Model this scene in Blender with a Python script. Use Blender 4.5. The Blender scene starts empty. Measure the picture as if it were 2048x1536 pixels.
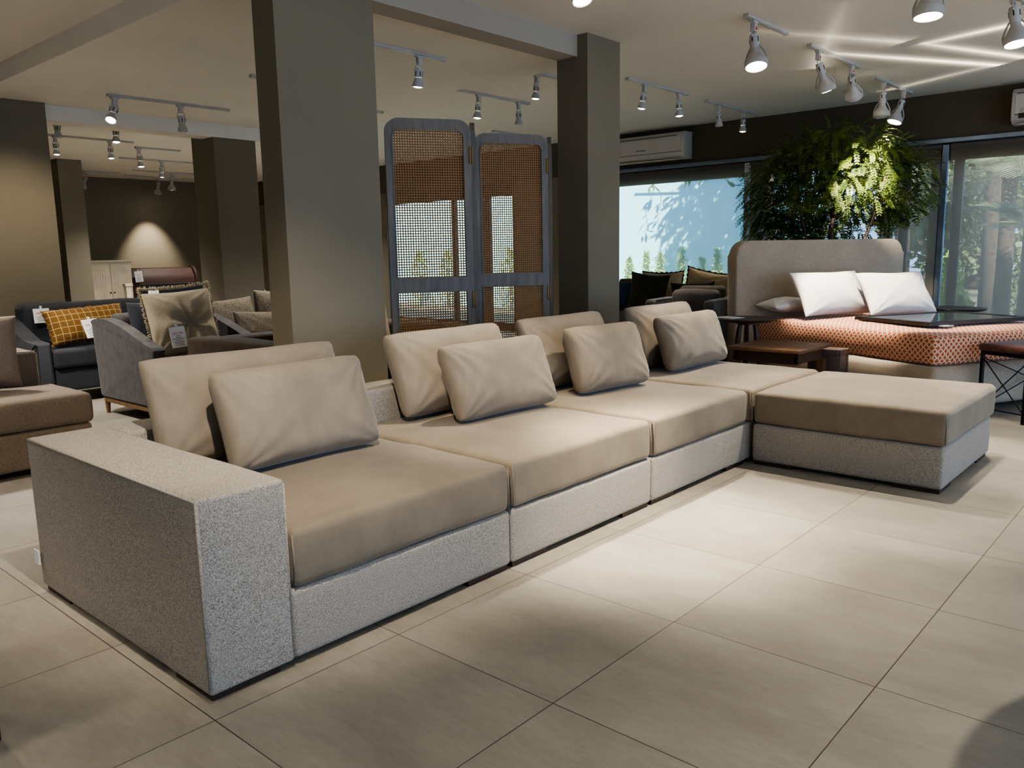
import bpy, bmesh, math, random
from mathutils import Vector, Matrix, noise
R = math.radians
PI = math.pi
scene = bpy.context.scene
COL = scene.collection
rnd = random.Random(7)

# ------------------------------------------------------------------ materials
def lin(c):
    return tuple(((x / 255) / 12.92 if x / 255 <= 0.04045 else (((x / 255) + 0.055) / 1.055) ** 2.4) for x in c)

class NT:
    def __init__(self, name):
        self.m = bpy.data.materials.new(name)
        self.m.use_nodes = True
        self.t = self.m.node_tree
        self.t.nodes.clear()
        self.out = self.t.nodes.new('ShaderNodeOutputMaterial')
    def n(self, typ, **kw):
        nd = self.t.nodes.new(typ)
        for k, v in kw.items():
            if k.startswith('i_'):
                nd.inputs[k[2:].replace('_', ' ')].default_value = v
            else:
                setattr(nd, k, v)
        return nd
    def l(self, a, b):
        self.t.links.new(a, b)
    def math(self, op, a, b=None, c=None):
        nd = self.t.nodes.new('ShaderNodeMath'); nd.operation = op
        for i, x in enumerate((a, b, c)):
            if x is None: continue
            if isinstance(x, (int, float)): nd.inputs[i].default_value = x
            else: self.l(x, nd.inputs[i])
        return nd.outputs[0]
    def mix(self, fac, a, b):
        nd = self.t.nodes.new('ShaderNodeMix'); nd.data_type = 'RGBA'
        for i, x in ((0, fac), (6, a), (7, b)):
            if isinstance(x, (int, float)): nd.inputs[i].default_value = x
            elif isinstance(x, tuple): nd.inputs[i].default_value = (x[0], x[1], x[2], 1)
            else: self.l(x, nd.inputs[i])
        return nd.outputs[2]
    def coords(self, kind='Object'):
        return self.n('ShaderNodeTexCoord').outputs[kind]
    def noise(self, scale, detail=2.0, co=None, rough=0.5, stretch=None):
        co = co or self.coords()
        if stretch:
            mp = self.n('ShaderNodeMapping'); mp.inputs['Scale'].default_value = stretch
            self.l(co, mp.inputs['Vector']); co = mp.outputs[0]
        nd = self.n('ShaderNodeTexNoise'); nd.inputs['Scale'].default_value = scale
        nd.inputs['Detail'].default_value = detail; nd.inputs['Roughness'].default_value = rough
        self.l(co, nd.inputs['Vector'])
        return nd.outputs['Fac']
    def ramp(self, fac, stops):
        nd = self.n('ShaderNodeValToRGB')
        e = nd.color_ramp.elements
        while len(e) < len(stops): e.new(0.5)
        for el, (p, c) in zip(e, stops):
            el.position = p; el.color = (c[0], c[1], c[2], 1)
        self.l(fac, nd.inputs[0])
        return nd.outputs[0]
    def bsdf(self, color, rough=0.7, metal=0.0, sheen=0.0, bump=None, bstr=0.3, bdist=0.003, spec=0.5, emis=None, estr=0.0, sub=0.0):
        b = self.n('ShaderNodeBsdfPrincipled')
        if isinstance(color, tuple): b.inputs['Base Color'].default_value = (*color[:3], 1)
        else: self.l(color, b.inputs['Base Color'])
        if isinstance(rough, (int, float)): b.inputs['Roughness'].default_value = rough
        else: self.l(rough, b.inputs['Roughness'])
        b.inputs['Metallic'].default_value = metal
        b.inputs['Specular IOR Level'].default_value = spec
        b.inputs['Sheen Weight'].default_value = sheen
        if sheen: b.inputs['Sheen Roughness'].default_value = 0.4
        if emis:
            b.inputs['Emission Color'].default_value = (*emis, 1); b.inputs['Emission Strength'].default_value = estr
        if bump is not None:
            bp = self.n('ShaderNodeBump'); bp.inputs['Strength'].default_value = bstr; bp.inputs['Distance'].default_value = bdist
            self.l(bump, bp.inputs['Height']); self.l(bp.outputs[0], b.inputs['Normal'])
        self.l(b.outputs[0], self.out.inputs[0])
        return b

M = {}
def plain(name, c, rough=0.6, metal=0.0, var=0.06, scale=6.0, **kw):
    t = NT(name)
    f = t.noise(scale, 3)
    c = lin(c)
    lo = tuple(max(0, x * (1 - var * 2)) for x in c); hi = tuple(min(1, x * (1 + var * 2)) for x in c)
    t.bsdf(t.ramp(f, [(0.3, lo), (0.7, hi)]), rough, metal, **kw)
    M[name] = t.m
    return t.m

def fabric(name, c, weave=300, var=0.25, big=0.10, sheen=0.15, rough=0.9, bstr=0.3):
    t = NT(name); c = lin(c)
    f = t.noise(weave, 2, stretch=(1, 1, 0.6)); g = t.noise(5, 3)
    a = t.ramp(f, [(0.3, tuple(x * (1 - var) for x in c)), (0.7, tuple(min(1, x * (1 + var)) for x in c))])
    b = t.ramp(g, [(0.3, (1 - big,) * 3), (0.7, (1 + big * .3,) * 3)])
    m = t.n('ShaderNodeMix', data_type='RGBA', blend_type='MULTIPLY'); m.inputs[0].default_value = 1
    t.l(a, m.inputs[6]); t.l(b, m.inputs[7])
    t.bsdf(m.outputs[2], rough, sheen=sheen, bump=f, bstr=bstr, bdist=0.002, spec=0.2)
    M[name] = t.m

def velvet(name, c, scale=3.5, amt=0.13, sheen=0.22):
    t = NT(name); c = lin(c)
    g = t.noise(scale, 4, rough=0.6, stretch=(1, 1, 1)); h = t.noise(40, 2, stretch=(1, 1, .35))
    f = t.math('ADD', t.math('MULTIPLY', g, 0.8), t.math('MULTIPLY', h, 0.2))
    col = t.ramp(f, [(0.32, tuple(x * (1 - amt) for x in c)), (0.68, tuple(min(1, x * (1 + amt)) for x in c))])
    t.bsdf(col, 0.75, sheen=sheen, bump=t.noise(900, 1), bstr=0.08, bdist=0.001, spec=0.25)
    M[name] = t.m

def boucle(name, c1, c2, scale=330):
    t = NT(name)
    f = t.noise(scale, 3, rough=0.7); v = t.noise(scale * .45, 1)
    s = t.math('ADD', t.math('MULTIPLY', f, 0.7), t.math('MULTIPLY', v, 0.3))
    col = t.ramp(s, [(0.40, lin(c2)), (0.50, tuple((x + y) / 2 for x, y in zip(lin(c1), lin(c2)))), (0.60, lin(c1))])
    t.bsdf(col, 0.95, sheen=0.1, bump=s, bstr=0.35, bdist=0.003, spec=0.15)
    M[name] = t.m

def wood(name, c, c2, scale=(1, 12, 12), rough=0.45, noise_scale=4):
    t = NT(name)
    f = t.noise(noise_scale, 5, rough=0.65, stretch=scale)
    t.bsdf(t.ramp(f, [(0.3, lin(c2)), (0.7, lin(c))]), rough, bump=f, bstr=0.1, bdist=0.002)
    M[name] = t.m

boucle('tweed', (192, 184, 173), (92, 83, 73), scale=760)
velvet('taupe_velvet', (124, 112, 95), amt=.17)
velvet('taupe_velvet_cushion', (129, 118, 104), scale=5, amt=.15)
fabric('tan_linen', (124, 110, 95), weave=260)
fabric('tan_pillow', (142, 124, 108), weave=300)
fabric('slate_linen', (62, 63, 68), weave=240)
velvet('charcoal_velvet', (72, 68, 66), scale=14, amt=.35)
velvet('brown_velvet', (66, 51, 37), scale=9, amt=.3)
fabric('beige_linen', (178, 163, 137), weave=300)
boucle('oat_boucle', (158, 147, 130), (74, 66, 55), scale=300)
fabric('white_cotton', (236, 231, 226), weave=500, var=0.05, big=0.03, rough=0.7)
fabric('cream_cotton', (226, 214, 190), weave=400, var=0.06)
fabric('headboard_linen', (172, 158, 140), weave=220, var=0.18)
fabric('base_linen', (168, 154, 136), weave=220, var=0.18)
velvet('olive_velvet', (40, 41, 23), scale=14, amt=.5)
fabric('navy_fabric', (43, 62, 84), weave=200)
fabric('sofa_slip', (92, 86, 83), weave=240)
fabric('dark_trim', (34, 29, 26), weave=400)
fabric('knit', (108, 84, 62), weave=60, var=.6)
velvet('bench_velvet', (92, 58, 48), scale=60, amt=.35)
wood('walnut', (116, 84, 56), (80, 54, 35), scale=(2, 18, 2))
wood('dark_walnut', (72, 46, 33), (42, 26, 19), scale=(2, 14, 14))
wood('plinth_wood', (58, 37, 26), (38, 23, 17), scale=(3, 14, 14))
wood('oak_leg', (132, 100, 66), (92, 66, 40), scale=(12, 12, 2))
wood('purple_wood', (108, 92, 88), (78, 64, 62), scale=(14, 14, 1.2))
wood('mahogany', (76, 44, 31), (44, 25, 18), scale=(1, 10, 10), rough=.6)
wood('grey_wood', (128, 120, 110), (98, 92, 85), scale=(9, 9, 1.0), rough=0.55)
plain('white_paint', (206, 202, 196), 0.5)
plain('cabinet_paint', (214, 200, 176), 0.55)
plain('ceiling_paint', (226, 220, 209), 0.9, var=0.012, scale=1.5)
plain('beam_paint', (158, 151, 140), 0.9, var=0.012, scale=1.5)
plain('olive_wall', (120, 112, 95), 0.85, var=0.03, scale=2)
plain('dark_wall', (86, 77, 62), 0.85, var=0.03, scale=2)
plain('light_wall', (150, 146, 136), 0.85, var=0.02, scale=2)
plain('black_metal', (26, 24, 24), 0.4, 0.6)
plain('black_paint', (18, 17, 18), 0.35)
plain('white_metal', (176, 173, 169), 0.4, 0.0)
plain('rail_metal', (128, 142, 160), 0.35, 0.7)
plain('frame_white', (190, 205, 212), 0.4)
plain('door_frame', (74, 62, 52), 0.5)
plain('slot_black', (12, 12, 12), 0.7)
plain('red_label', (190, 40, 30), 0.5)
plain('brass', (112, 86, 52), 0.35, 0.9)
plain('paper', (238, 236, 236), 0.8, var=0.01)
plain('ink', (90, 88, 96), 0.8)
plain('red_ink', (190, 60, 60), 0.8)
plain('ac_plastic', (196, 190, 180), 0.45, var=0.01)
plain('badge', (140, 134, 124), 0.4)
plain('bark', (70, 58, 48), 0.9, var=.25, scale=20)
plain('pot_clay', (70, 64, 60), 0.7)
plain('outdoor_plaster', (170, 226, 232), 0.9, var=0.03, scale=3)
plain('garden_soil', (104, 96, 78), 0.95, var=.2, scale=5)
plain('elastic', (222, 222, 226), 0.7)

def leafmat(name, c1, c2, scale=9, trans=0.35):
    t = NT(name)
    f = t.noise(scale, 2)
    col = t.ramp(f, [(0.35, lin(c1)), (0.65, lin(c2))])
    d = t.n('ShaderNodeBsdfPrincipled'); t.l(col, d.inputs['Base Color']); d.inputs['Roughness'].default_value = 0.5
    tr = t.n('ShaderNodeBsdfTranslucent'); t.l(col, tr.inputs[0])
    mx = t.n('ShaderNodeMixShader'); mx.inputs[0].default_value = trans
    t.l(d.outputs[0], mx.inputs[1]); t.l(tr.outputs[0], mx.inputs[2]); t.l(mx.outputs[0], t.out.inputs[0])
    M[name] = t.m
leafmat('fern_leaf', (58, 78, 30), (112, 126, 52))
leafmat('hedge_leaf', (120, 150, 70), (176, 200, 112))
leafmat('tree_leaf', (66, 80, 50), (120, 130, 88))
leafmat('bright_leaf', (130, 160, 70), (190, 214, 120))
leafmat('palm_leaf', (120, 132, 96), (176, 180, 150))

def floor_mat():
    t = NT('floor_tile')
    co = t.coords('Object')
    sp = t.n('ShaderNodeSeparateXYZ'); t.l(co, sp.inputs[0])
    def cell(o, off):
        a = t.math('DIVIDE', t.math('SUBTRACT', o, off), 0.6)
        fl = t.math('FLOOR', a); fr = t.math('SUBTRACT', a, fl)
        d = t.math('MULTIPLY', t.math('MINIMUM', fr, t.math('SUBTRACT', 1.0, fr)), 0.6)
        return fl, d
    fx, dx = cell(sp.outputs[0], 0.902); fy, dy = cell(sp.outputs[1], 0.613)
    cmb = t.n('ShaderNodeCombineXYZ'); t.l(fx, cmb.inputs[0]); t.l(fy, cmb.inputs[1])
    wn = t.n('ShaderNodeTexWhiteNoise'); wn.noise_dimensions = '3D'; t.l(cmb.outputs[0], wn.inputs['Vector'])
    # irregular grout: darker in places, thinner elsewhere
    gn = t.noise(1.3, 2, co)
    w = t.math('ADD', 0.0006, t.math('MULTIPLY', gn, 0.0018))
    line = t.math('LESS_THAN', t.math('MINIMUM', dx, dy), w)
    off = t.n('ShaderNodeVectorMath', operation='ADD'); t.l(co, off.inputs[0]); 
    sc = t.n('ShaderNodeVectorMath', operation='SCALE'); t.l(wn.outputs['Color'], sc.inputs[0]); sc.inputs['Scale'].default_value = 9
    t.l(sc.outputs[0], off.inputs[1])
    n1 = t.noise(2.2, 6, off.outputs[0], 0.6, stretch=(2.2, 1, 1)); n2 = t.noise(22, 4, off.outputs[0], 0.65, stretch=(3.5, .8, 1))
    s = t.math('ADD', t.math('MULTIPLY', n1, .65), t.math('MULTIPLY', n2, .35))
    base = t.ramp(s, [(0.28, lin((131, 124, 112))), (0.5, lin((147, 140, 128))), (0.72, lin((163, 156, 143)))])
    hv = t.n('ShaderNodeHueSaturation'); t.l(base, hv.inputs['Color'])
    t.l(t.math('ADD', 0.95, t.math('MULTIPLY', wn.outputs['Value'], 0.1)), hv.inputs['Value'])
    col = t.mix(line, hv.outputs[0], lin((74, 62, 50)))
    t.bsdf(col, t.math('ADD', 0.42, t.math('MULTIPLY', n2, 0.2)), bump=t.math('SUBTRACT', n2, t.math('MULTIPLY', line, 2.0)), bstr=0.12, bdist=0.002, spec=0.4)
    M['floor_tile'] = t.m
floor_mat()

def cane_mat():
    t = NT('cane_web')
    uv = t.coords('UV'); sp = t.n('ShaderNodeSeparateXYZ'); t.l(uv, sp.inputs[0])
    P = 0.0152
    def fr(o):
        a = t.math('DIVIDE', o, P)
        return t.math('SUBTRACT', t.math('FRACT', a), 0.5)
    x, y = fr(sp.outputs[0]), fr(sp.outputs[1])
    r = t.math('SQRT', t.math('ADD', t.math('MULTIPLY', x, x), t.math('MULTIPLY', y, y)))
    hole = t.math('LESS_THAN', r, 0.29)
    d1 = t.math('ABSOLUTE', t.math('SINE', t.math('MULTIPLY', t.math('ADD', sp.outputs[0], sp.outputs[1]), 2 * PI / P)))
    d2 = t.math('ABSOLUTE', t.math('SINE', t.math('MULTIPLY', t.math('SUBTRACT', sp.outputs[0], sp.outputs[1]), 2 * PI / P)))
    col = t.ramp(t.math('MULTIPLY', t.math('ADD', d1, d2), .5), [(0.1, lin((96, 66, 40))), (0.8, lin((178, 132, 84)))])
    d = t.n('ShaderNodeBsdfPrincipled'); t.l(col, d.inputs['Base Color']); d.inputs['Roughness'].default_value = 0.55
    trl = t.n('ShaderNodeBsdfTranslucent'); t.l(col, trl.inputs[0])
    m1 = t.n('ShaderNodeMixShader'); m1.inputs[0].default_value = .45
    t.l(d.outputs[0], m1.inputs[1]); t.l(trl.outputs[0], m1.inputs[2])
    tr = t.n('ShaderNodeBsdfTransparent')
    mx = t.n('ShaderNodeMixShader'); t.l(hole, mx.inputs[0]); t.l(m1.outputs[0], mx.inputs[1]); t.l(tr.outputs[0], mx.inputs[2])
    t.l(mx.outputs[0], t.out.inputs[0]); M['cane_web'] = t.m
cane_mat()

def blind_mat(name, c, openness):
    t = NT(name)
    f = t.noise(420, 1)
    col = t.ramp(f, [(0.35, tuple(x * .85 for x in lin(c))), (0.65, lin(c))])
    d = t.n('ShaderNodeBsdfDiffuse'); t.l(col, d.inputs[0])
    tl = t.n('ShaderNodeBsdfTranslucent'); t.l(col, tl.inputs[0])
    m1 = t.n('ShaderNodeMixShader'); m1.inputs[0].default_value = 0.6
    t.l(d.outputs[0], m1.inputs[1]); t.l(tl.outputs[0], m1.inputs[2])
    tr = t.n('ShaderNodeBsdfTransparent')
    mx = t.n('ShaderNodeMixShader'); mx.inputs[0].default_value = openness
    t.l(m1.outputs[0], mx.inputs[1]); t.l(tr.outputs[0], mx.inputs[2]); t.l(mx.outputs[0], t.out.inputs[0])
    M[name] = t.m
blind_mat('blind_screen', (190, 188, 182), 0.52)
blind_mat('blind_dense', (172, 156, 137), 0.33)

def glass_mat():
    t = NT('clear_glass')
    tr = t.n('ShaderNodeBsdfTransparent'); tr.inputs[0].default_value = (0.93, 0.97, 0.97, 1)
    g = t.n('ShaderNodeBsdfGlossy'); g.inputs['Roughness'].default_value = 0.02
    mx = t.n('ShaderNodeMixShader'); mx.inputs[0].default_value = 0.05
    t.l(tr.outputs[0], mx.inputs[1]); t.l(g.outputs[0], mx.inputs[2]); t.l(mx.outputs[0], t.out.inputs[0])
    M['clear_glass'] = t.m
glass_mat()
t = NT('dark_glass'); t.bsdf((0.02, 0.022, 0.024), 0.04, spec=0.9); M['dark_glass'] = t.m
t = NT('lamp_on'); t.bsdf((0.9, 0.9, 0.85), 0.3, emis=(1.0, 0.9, 0.74), estr=16); M['lamp_on'] = t.m
t = NT('lamp_off'); t.bsdf((0.55, 0.55, 0.55), 0.2); M['lamp_off'] = t.m

def tribal_mat():
    t = NT('tribal_print')
    uv = t.coords('UV'); sp = t.n('ShaderNodeSeparateXYZ'); t.l(uv, sp.inputs[0])
    k = 1 / .036
    # diagonal grid of curling hooks and bars
    U = t.math('MULTIPLY', t.math('ADD', sp.outputs[0], sp.outputs[1]), k * .82); V = t.math('MULTIPLY', t.math('SUBTRACT', sp.outputs[1], sp.outputs[0]), k * .82)
    fu, fv = t.math('FLOOR', U), t.math('FLOOR', V)
    x0, y = t.math('FRACT', U), t.math('FRACT', V)
    hs = t.math('FRACT', t.math('MULTIPLY', t.math('SINE', t.math('ADD', t.math('MULTIPLY', fu, 12.9898), t.math('MULTIPLY', fv, 78.233))), 437.585))
    fl = t.math('GREATER_THAN', hs, .5)
    x = t.math('ABSOLUTE', t.math('SUBTRACT', fl, x0))
    def arc(ax, ay):
        # mix of round and square distance gives rounded-square hooks
        dx, dy = t.math('ABSOLUTE', t.math('SUBTRACT', x, ax)), t.math('ABSOLUTE', t.math('SUBTRACT', y, ay))
        r = t.math('SQRT', t.math('ADD', t.math('MULTIPLY', dx, dx), t.math('MULTIPLY', dy, dy)))
        m = t.math('ADD', t.math('MULTIPLY', r, .6), t.math('MULTIPLY', t.math('MAXIMUM', dx, dy), .4))
        return t.math('ABSOLUTE', t.math('SUBTRACT', m, .5))
    d = t.math('MINIMUM', arc(0.0, 0.0), arc(1.0, 1.0))
    pat = t.math('LESS_THAN', d, .15)
    col = t.mix(pat, lin((176, 90, 54)), lin((220, 190, 164)))
    t.bsdf(col, 0.85, sheen=.15, bump=pat, bstr=.15, bdist=.002, spec=.2)
    M['tribal_print'] = t.m
tribal_mat()

def plaid_mat():
    t = NT('mustard_plaid')
    uv = t.coords('UV'); sp = t.n('ShaderNodeSeparateXYZ'); t.l(uv, sp.inputs[0])
    def ln(o):
        return t.math('LESS_THAN', t.math('ABSOLUTE', t.math('SUBTRACT', t.math('FRACT', t.math('DIVIDE', o, 0.052)), .5)), .05)
    l = t.math('MAXIMUM', ln(sp.outputs[0]), ln(sp.outputs[1]))
    b = t.ramp(t.noise(260, 2), [(0.3, lin((94, 68, 33))), (0.7, lin((130, 96, 48)))])
    t.bsdf(t.mix(l, b, lin((186, 156, 100))), 0.9, sheen=.2, bump=t.noise(260, 2), bstr=.3, bdist=.002, spec=.2)
    M['mustard_plaid'] = t.m
plaid_mat()

# ------------------------------------------------------------------ mesh helpers
def obj(name, bm, m, parent=None, smooth=False, kind=None, loc=None, rot=None, angle=None):
    me = bpy.data.meshes.new(name)
    bmesh.ops.recalc_face_normals(bm, faces=bm.faces[:])
    bm.to_mesh(me); bm.free()
    me.materials.append(M[m] if isinstance(m, str) else m)
    if smooth:
        me.polygons.foreach_set('use_smooth', [True] * len(me.polygons))
        if angle: me.set_sharp_from_angle(angle=R(angle))
    o = bpy.data.objects.new(name, me); COL.objects.link(o)
    if parent is not None: o.parent = parent
    if kind: o['kind'] = kind
    if loc is not None: o.location = loc
    if rot is not None: o.rotation_euler = rot
    return o

def thing(name, label, cat, loc=(0, 0, 0), rotz=0.0, group=None):
    o = bpy.data.objects.new(name, None); COL.objects.link(o)
    o.empty_display_size = .1
    o.location = loc; o.rotation_euler = (0, 0, rotz)
    o['label'] = label; o['category'] = cat
    if group: o['group'] = group
    return o

def tag(o, label, cat, group=None, kind=None):
    o['label'] = label; o['category'] = cat
    if group: o['group'] = group
    if kind: o['kind'] = kind
    return o

def dup(root, loc, rot=None, label=None, group=None):
    r = root.copy(); COL.objects.link(r); r.location = loc
    if rot is not None: r.rotation_euler = rot
    if label: r['label'] = label
    if group: r['group'] = group
    for ch in list(root.children):
        c = ch.copy(); COL.objects.link(c); c.parent = r
        for g in list(ch.children):
            d = g.copy(); COL.objects.link(d); d.parent = c
    return r

def NB(): return bmesh.new()

def box(bm, x0, x1, y0, y1, z0, z1, bev=0.0, seg=2, mat=None):
    vs = [bm.verts.new((x, y, z)) for x in (x0, x1) for y in (y0, y1) for z in (z0, z1)]
    fs = [bm.faces.new([vs[i] for i in q]) for q in ((0, 1, 3, 2), (4, 6, 7, 5), (0, 4, 5, 1), (2, 3, 7, 6), (0, 2, 6, 4), (1, 5, 7, 3))]
    if mat is not None:
        for v in vs: v.co = mat @ v.co
    if bev > 0:
        es = list({e for f in fs for e in f.edges})
        bmesh.ops.bevel(bm, geom=es, offset=bev, segments=seg, profile=0.5, affect='EDGES')
    return bm

def tube(bm, pts, rad, seg=10, cap=True, close=False):
    pts = [Vector(p) for p in pts]
    n = len(pts)
    rads = rad if isinstance(rad, (list, tuple)) else [rad] * n
    rings = []
    up = None
    for i, p in enumerate(pts):
        if close: d = pts[(i + 1) % n] - pts[i - 1]
        else: d = pts[min(i + 1, n - 1)] - pts[max(i - 1, 0)]
        d.normalize()
        if up is None:
            up = Vector((0, 0, 1)) if abs(d.z) < .9 else Vector((1, 0, 0))
        a = d.cross(up)
        if a.length < 1e-6: a = d.orthogonal()
        a.normalize(); b = a.cross(d).normalized(); up = b
        rings.append([bm.verts.new(p + (a * math.cos(2 * PI * k / seg) + b * math.sin(2 * PI * k / seg)) * rads[i]) for k in range(seg)])
    m = n if close else n - 1
    for i in range(m):
        r0, r1 = rings[i], rings[(i + 1) % n]
        for k in range(seg):
            bm.faces.new((r0[k], r0[(k + 1) % seg], r1[(k + 1) % seg], r1[k]))
    if cap and not close:
        bm.faces.new(rings[0][::-1]); bm.faces.new(rings[-1])
    return bm

def lathe(bm, prof, seg=24, mat=None, capb=False, capt=False):
    rings = []
    for r, z in prof:
        ring = []
        for k in range(seg):
            v = Vector((r * math.cos(2 * PI * k / seg), r * math.sin(2 * PI * k / seg), z))
            ring.append(bm.verts.new(mat @ v if mat else v))
        rings.append(ring)
    for a, b in zip(rings, rings[1:]):
        for k in range(seg):
            bm.faces.new((a[k], a[(k + 1) % seg], b[(k + 1) % seg], b[k]))
    if capb: bm.faces.new(rings[0][::-1])
    if capt: bm.faces.new(rings[-1])
    return bm

def prism(bm, pts, axis, a0, a1, bev=0.0, seg=3):
    """extrude a 2D outline along an axis: 'x' -> pts are (y,z); 'y' -> (x,z); 'z' -> (x,y)"""
    def P(p, a):
        return {'x': (a, p[0], p[1]), 'y': (p[0], a, p[1]), 'z': (p[0], p[1], a)}[axis]
    A = [bm.verts.new(P(p, a0)) for p in pts]; B = [bm.verts.new(P(p, a1)) for p in pts]
    fs = [bm.faces.new(A[::-1]), bm.faces.new(B)]
    n = len(pts)
    for i in range(n):
        fs.append(bm.faces.new((A[i], A[(i + 1) % n], B[(i + 1) % n], B[i])))
    if bev > 0:
        es = list(fs[0].edges) + list(fs[1].edges)
        bmesh.ops.bevel(bm, geom=es, offset=bev, segments=seg, profile=0.5, affect='EDGES')
    return bm

def axis_pts(a, b, r, n):
    L = [a + r * t for t in (0, .3, .65)] if r > 0 else []
    inner = [a + r + (b - a - 2 * r) * i / n for i in range(n + 1)]
    H = [b - r * t for t in (.65, .3, 0)] if r > 0 else []
    return L + inner + H

def softbox(bm, lo, hi, r, n=(10, 10, 5), crown=0.0, bulge=0.0, wob=0.0, seed=0, sag=None, uvs=False):
    """rounded, slightly crowned and uneven upholstery block; UVs in metres by side"""
    X = [axis_pts(lo[i], hi[i], r, n[i]) for i in range(3)]
    N = [len(x) for x in X]
    ctr = [(lo[i] + hi[i]) / 2 for i in range(3)]; hf = [(hi[i] - lo[i]) / 2 for i in range(3)]
    V = {}
    def vert(i, j, k):
        key = (i, j, k)
        if key in V: return V[key]
        p = Vector((X[0][i], X[1][j], X[2][k]))
        c = Vector([min(max(p[a], lo[a] + r), hi[a] - r) for a in range(3)])
        d = p - c
        if d.length > 1e-9 and r > 0: p = c + d.normalized() * r
        nr = d.normalized() if d.length > 1e-9 else Vector((0, 0, 1))
        t = [(p[a] - ctr[a]) / hf[a] for a in range(3)]
        if crown and t[2] > -.2:
            p.z += crown * max(0, 1 - abs(t[0]) ** 2.6) * max(0, 1 - abs(t[1]) ** 2.6) * max(0, t[2])
        if bulge:
            bz = max(0, 1 - t[2] ** 2)
            p.x += bulge * t[0] * bz * max(0, 1 - .6 * abs(t[1]) ** 3); p.y += bulge * t[1] * bz * max(0, 1 - .6 * abs(t[0]) ** 3)
        if wob:
            q = noise.noise(Vector((p.x * 3.1 + seed * 7.3, p.y * 3.1, p.z * 3.1))) + .5 * noise.noise(Vector((p.x * 9 + seed, p.y * 9, p.z * 9)))
            p += nr * wob * q
        if sag: p = sag(p, t)
        V[key] = bm.verts.new(p)
        return V[key]
    uvl = bm.loops.layers.uv.verify() if uvs else None
    def quad(a, b, c, d, ax):
        f = bm.faces.new((a, b, c, d))
        if uvs:
            for l in f.loops:
                co = l.vert.co
                l[uvl].uv = {0: (co.y, co.z), 1: (co.x, co.z), 2: (co.x, co.y)}[ax]
    for ax in range(3):
        u, v = [(1, 2), (0, 2), (0, 1)][ax]
        for side in (0, N[ax] - 1):
            for i in range(N[u] - 1):
                for j in range(N[v] - 1):
                    def g(ii, jj):
                        k = [0, 0, 0]; k[ax] = side; k[u] = ii; k[v] = jj
                        return vert(*k)
                    quad(g(i, j), g(i + 1, j), g(i + 1, j + 1), g(i, j + 1), ax)
    return bm

def pillow(bm, W, H, T, nx=30, ny=22, pull=0.05, n=4.0, ex=.42, wr=0.006, seed=0, mins=0.0, pinch=0.0, uvs=False, tuft=None, corner=0.0):
    """stuffed cushion, local X width, Z height (bottom edge at 0), Y thickness, front is -Y"""
    uvl = bm.loops.layers.uv.verify() if uvs else None
    rg = random.Random(seed)
    def tt(i, m):
        s = -1 + 2 * i / m
        return math.copysign(1 - (1 - abs(s)) ** 1.35, s)
    def P(x, y, side):
        prof = (max(0, 1 - abs(x) ** n) * max(0, 1 - abs(y) ** n)) ** ex
        X = x * W / 2 * (1 - pull * (1 - y * y)); Z = H / 2 + y * H / 2 * (1 - pull * 1.15 * (1 - x * x))
        if corner:
            cc = (abs(x) * abs(y)) ** 6
            X -= math.copysign(corner * cc, x); Z -= math.copysign(corner * cc, y)
        Y = side * T / 2 * prof
        ed = 1 - prof
        q = Vector((X * 2.4 + seed * 3.7, Z * 2.4, side * .7))
        w = noise.noise(q * 2.2) * 1.1
        # radiating tension folds from the corners
        for cx, cy in ((-1, -1), (1, -1), (-1, 1), (1, 1)):
            dx, dy = X - cx * W / 2, (Z - H / 2) - cy * H / 2
            rr = math.hypot(dx, dy); th = math.atan2(dy, dx)
            w += .8 * math.sin(th * 17 + seed + cx * 2 + cy) * math.exp(-rr / (.16 * H / .4)) * min(1, rr / .03)
        Y += side * wr * w * min(1, prof * 2.0)
        if tuft:
            rr = math.hypot(X - tuft[0], Z - tuft[1]); th = math.atan2(Z - tuft[1], X - tuft[0])
            if side < 0:
                Y += tuft[2] * math.exp(-rr / .06) + .026 * math.sin(th * 7 + 1) * math.exp(-rr / .13) * min(1, rr / .02)
        return Vector((X, Y, Z))
    grid = {}
    for side in (-1, 1):
        for i in range(nx + 1):
            for j in range(ny + 1):
                b = i in (0, nx) or j in (0, ny)
                k = (i, j, 0 if b else side)
                if k not in grid: grid[k] = bm.verts.new(P(tt(i, nx), tt(j, ny), side))
        for i in range(nx):
            for j in range(ny):
                def g(a, b_): return grid[(a, b_, 0 if (a in (0, nx) or b_ in (0, ny)) else side)]
                vs = [g(i, j), g(i + 1, j), g(i + 1, j + 1), g(i, j + 1)]
                f = bm.faces.new(vs if side < 0 else vs[::-1])
                if uvs:
                    for l in f.loops: l[uvl].uv = (l.vert.co.x, l.vert.co.z)
    return bm

def pillow_border(W, H, pull, m=40):
    pts = []
    def add(x, y):
        pts.append((x * W / 2 * (1 - pull * (1 - y * y)), H / 2 + y * H / 2 * (1 - pull * 1.15 * (1 - x * x))))
    for i in range(m): add(-1 + 2 * i / m, 1)
    for i in range(m): add(1, 1 - 2 * i / m)
    for i in range(m): add(1 - 2 * i / m, -1)
    for i in range(m): add(-1, -1 + 2 * i / m)
    return pts

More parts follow.
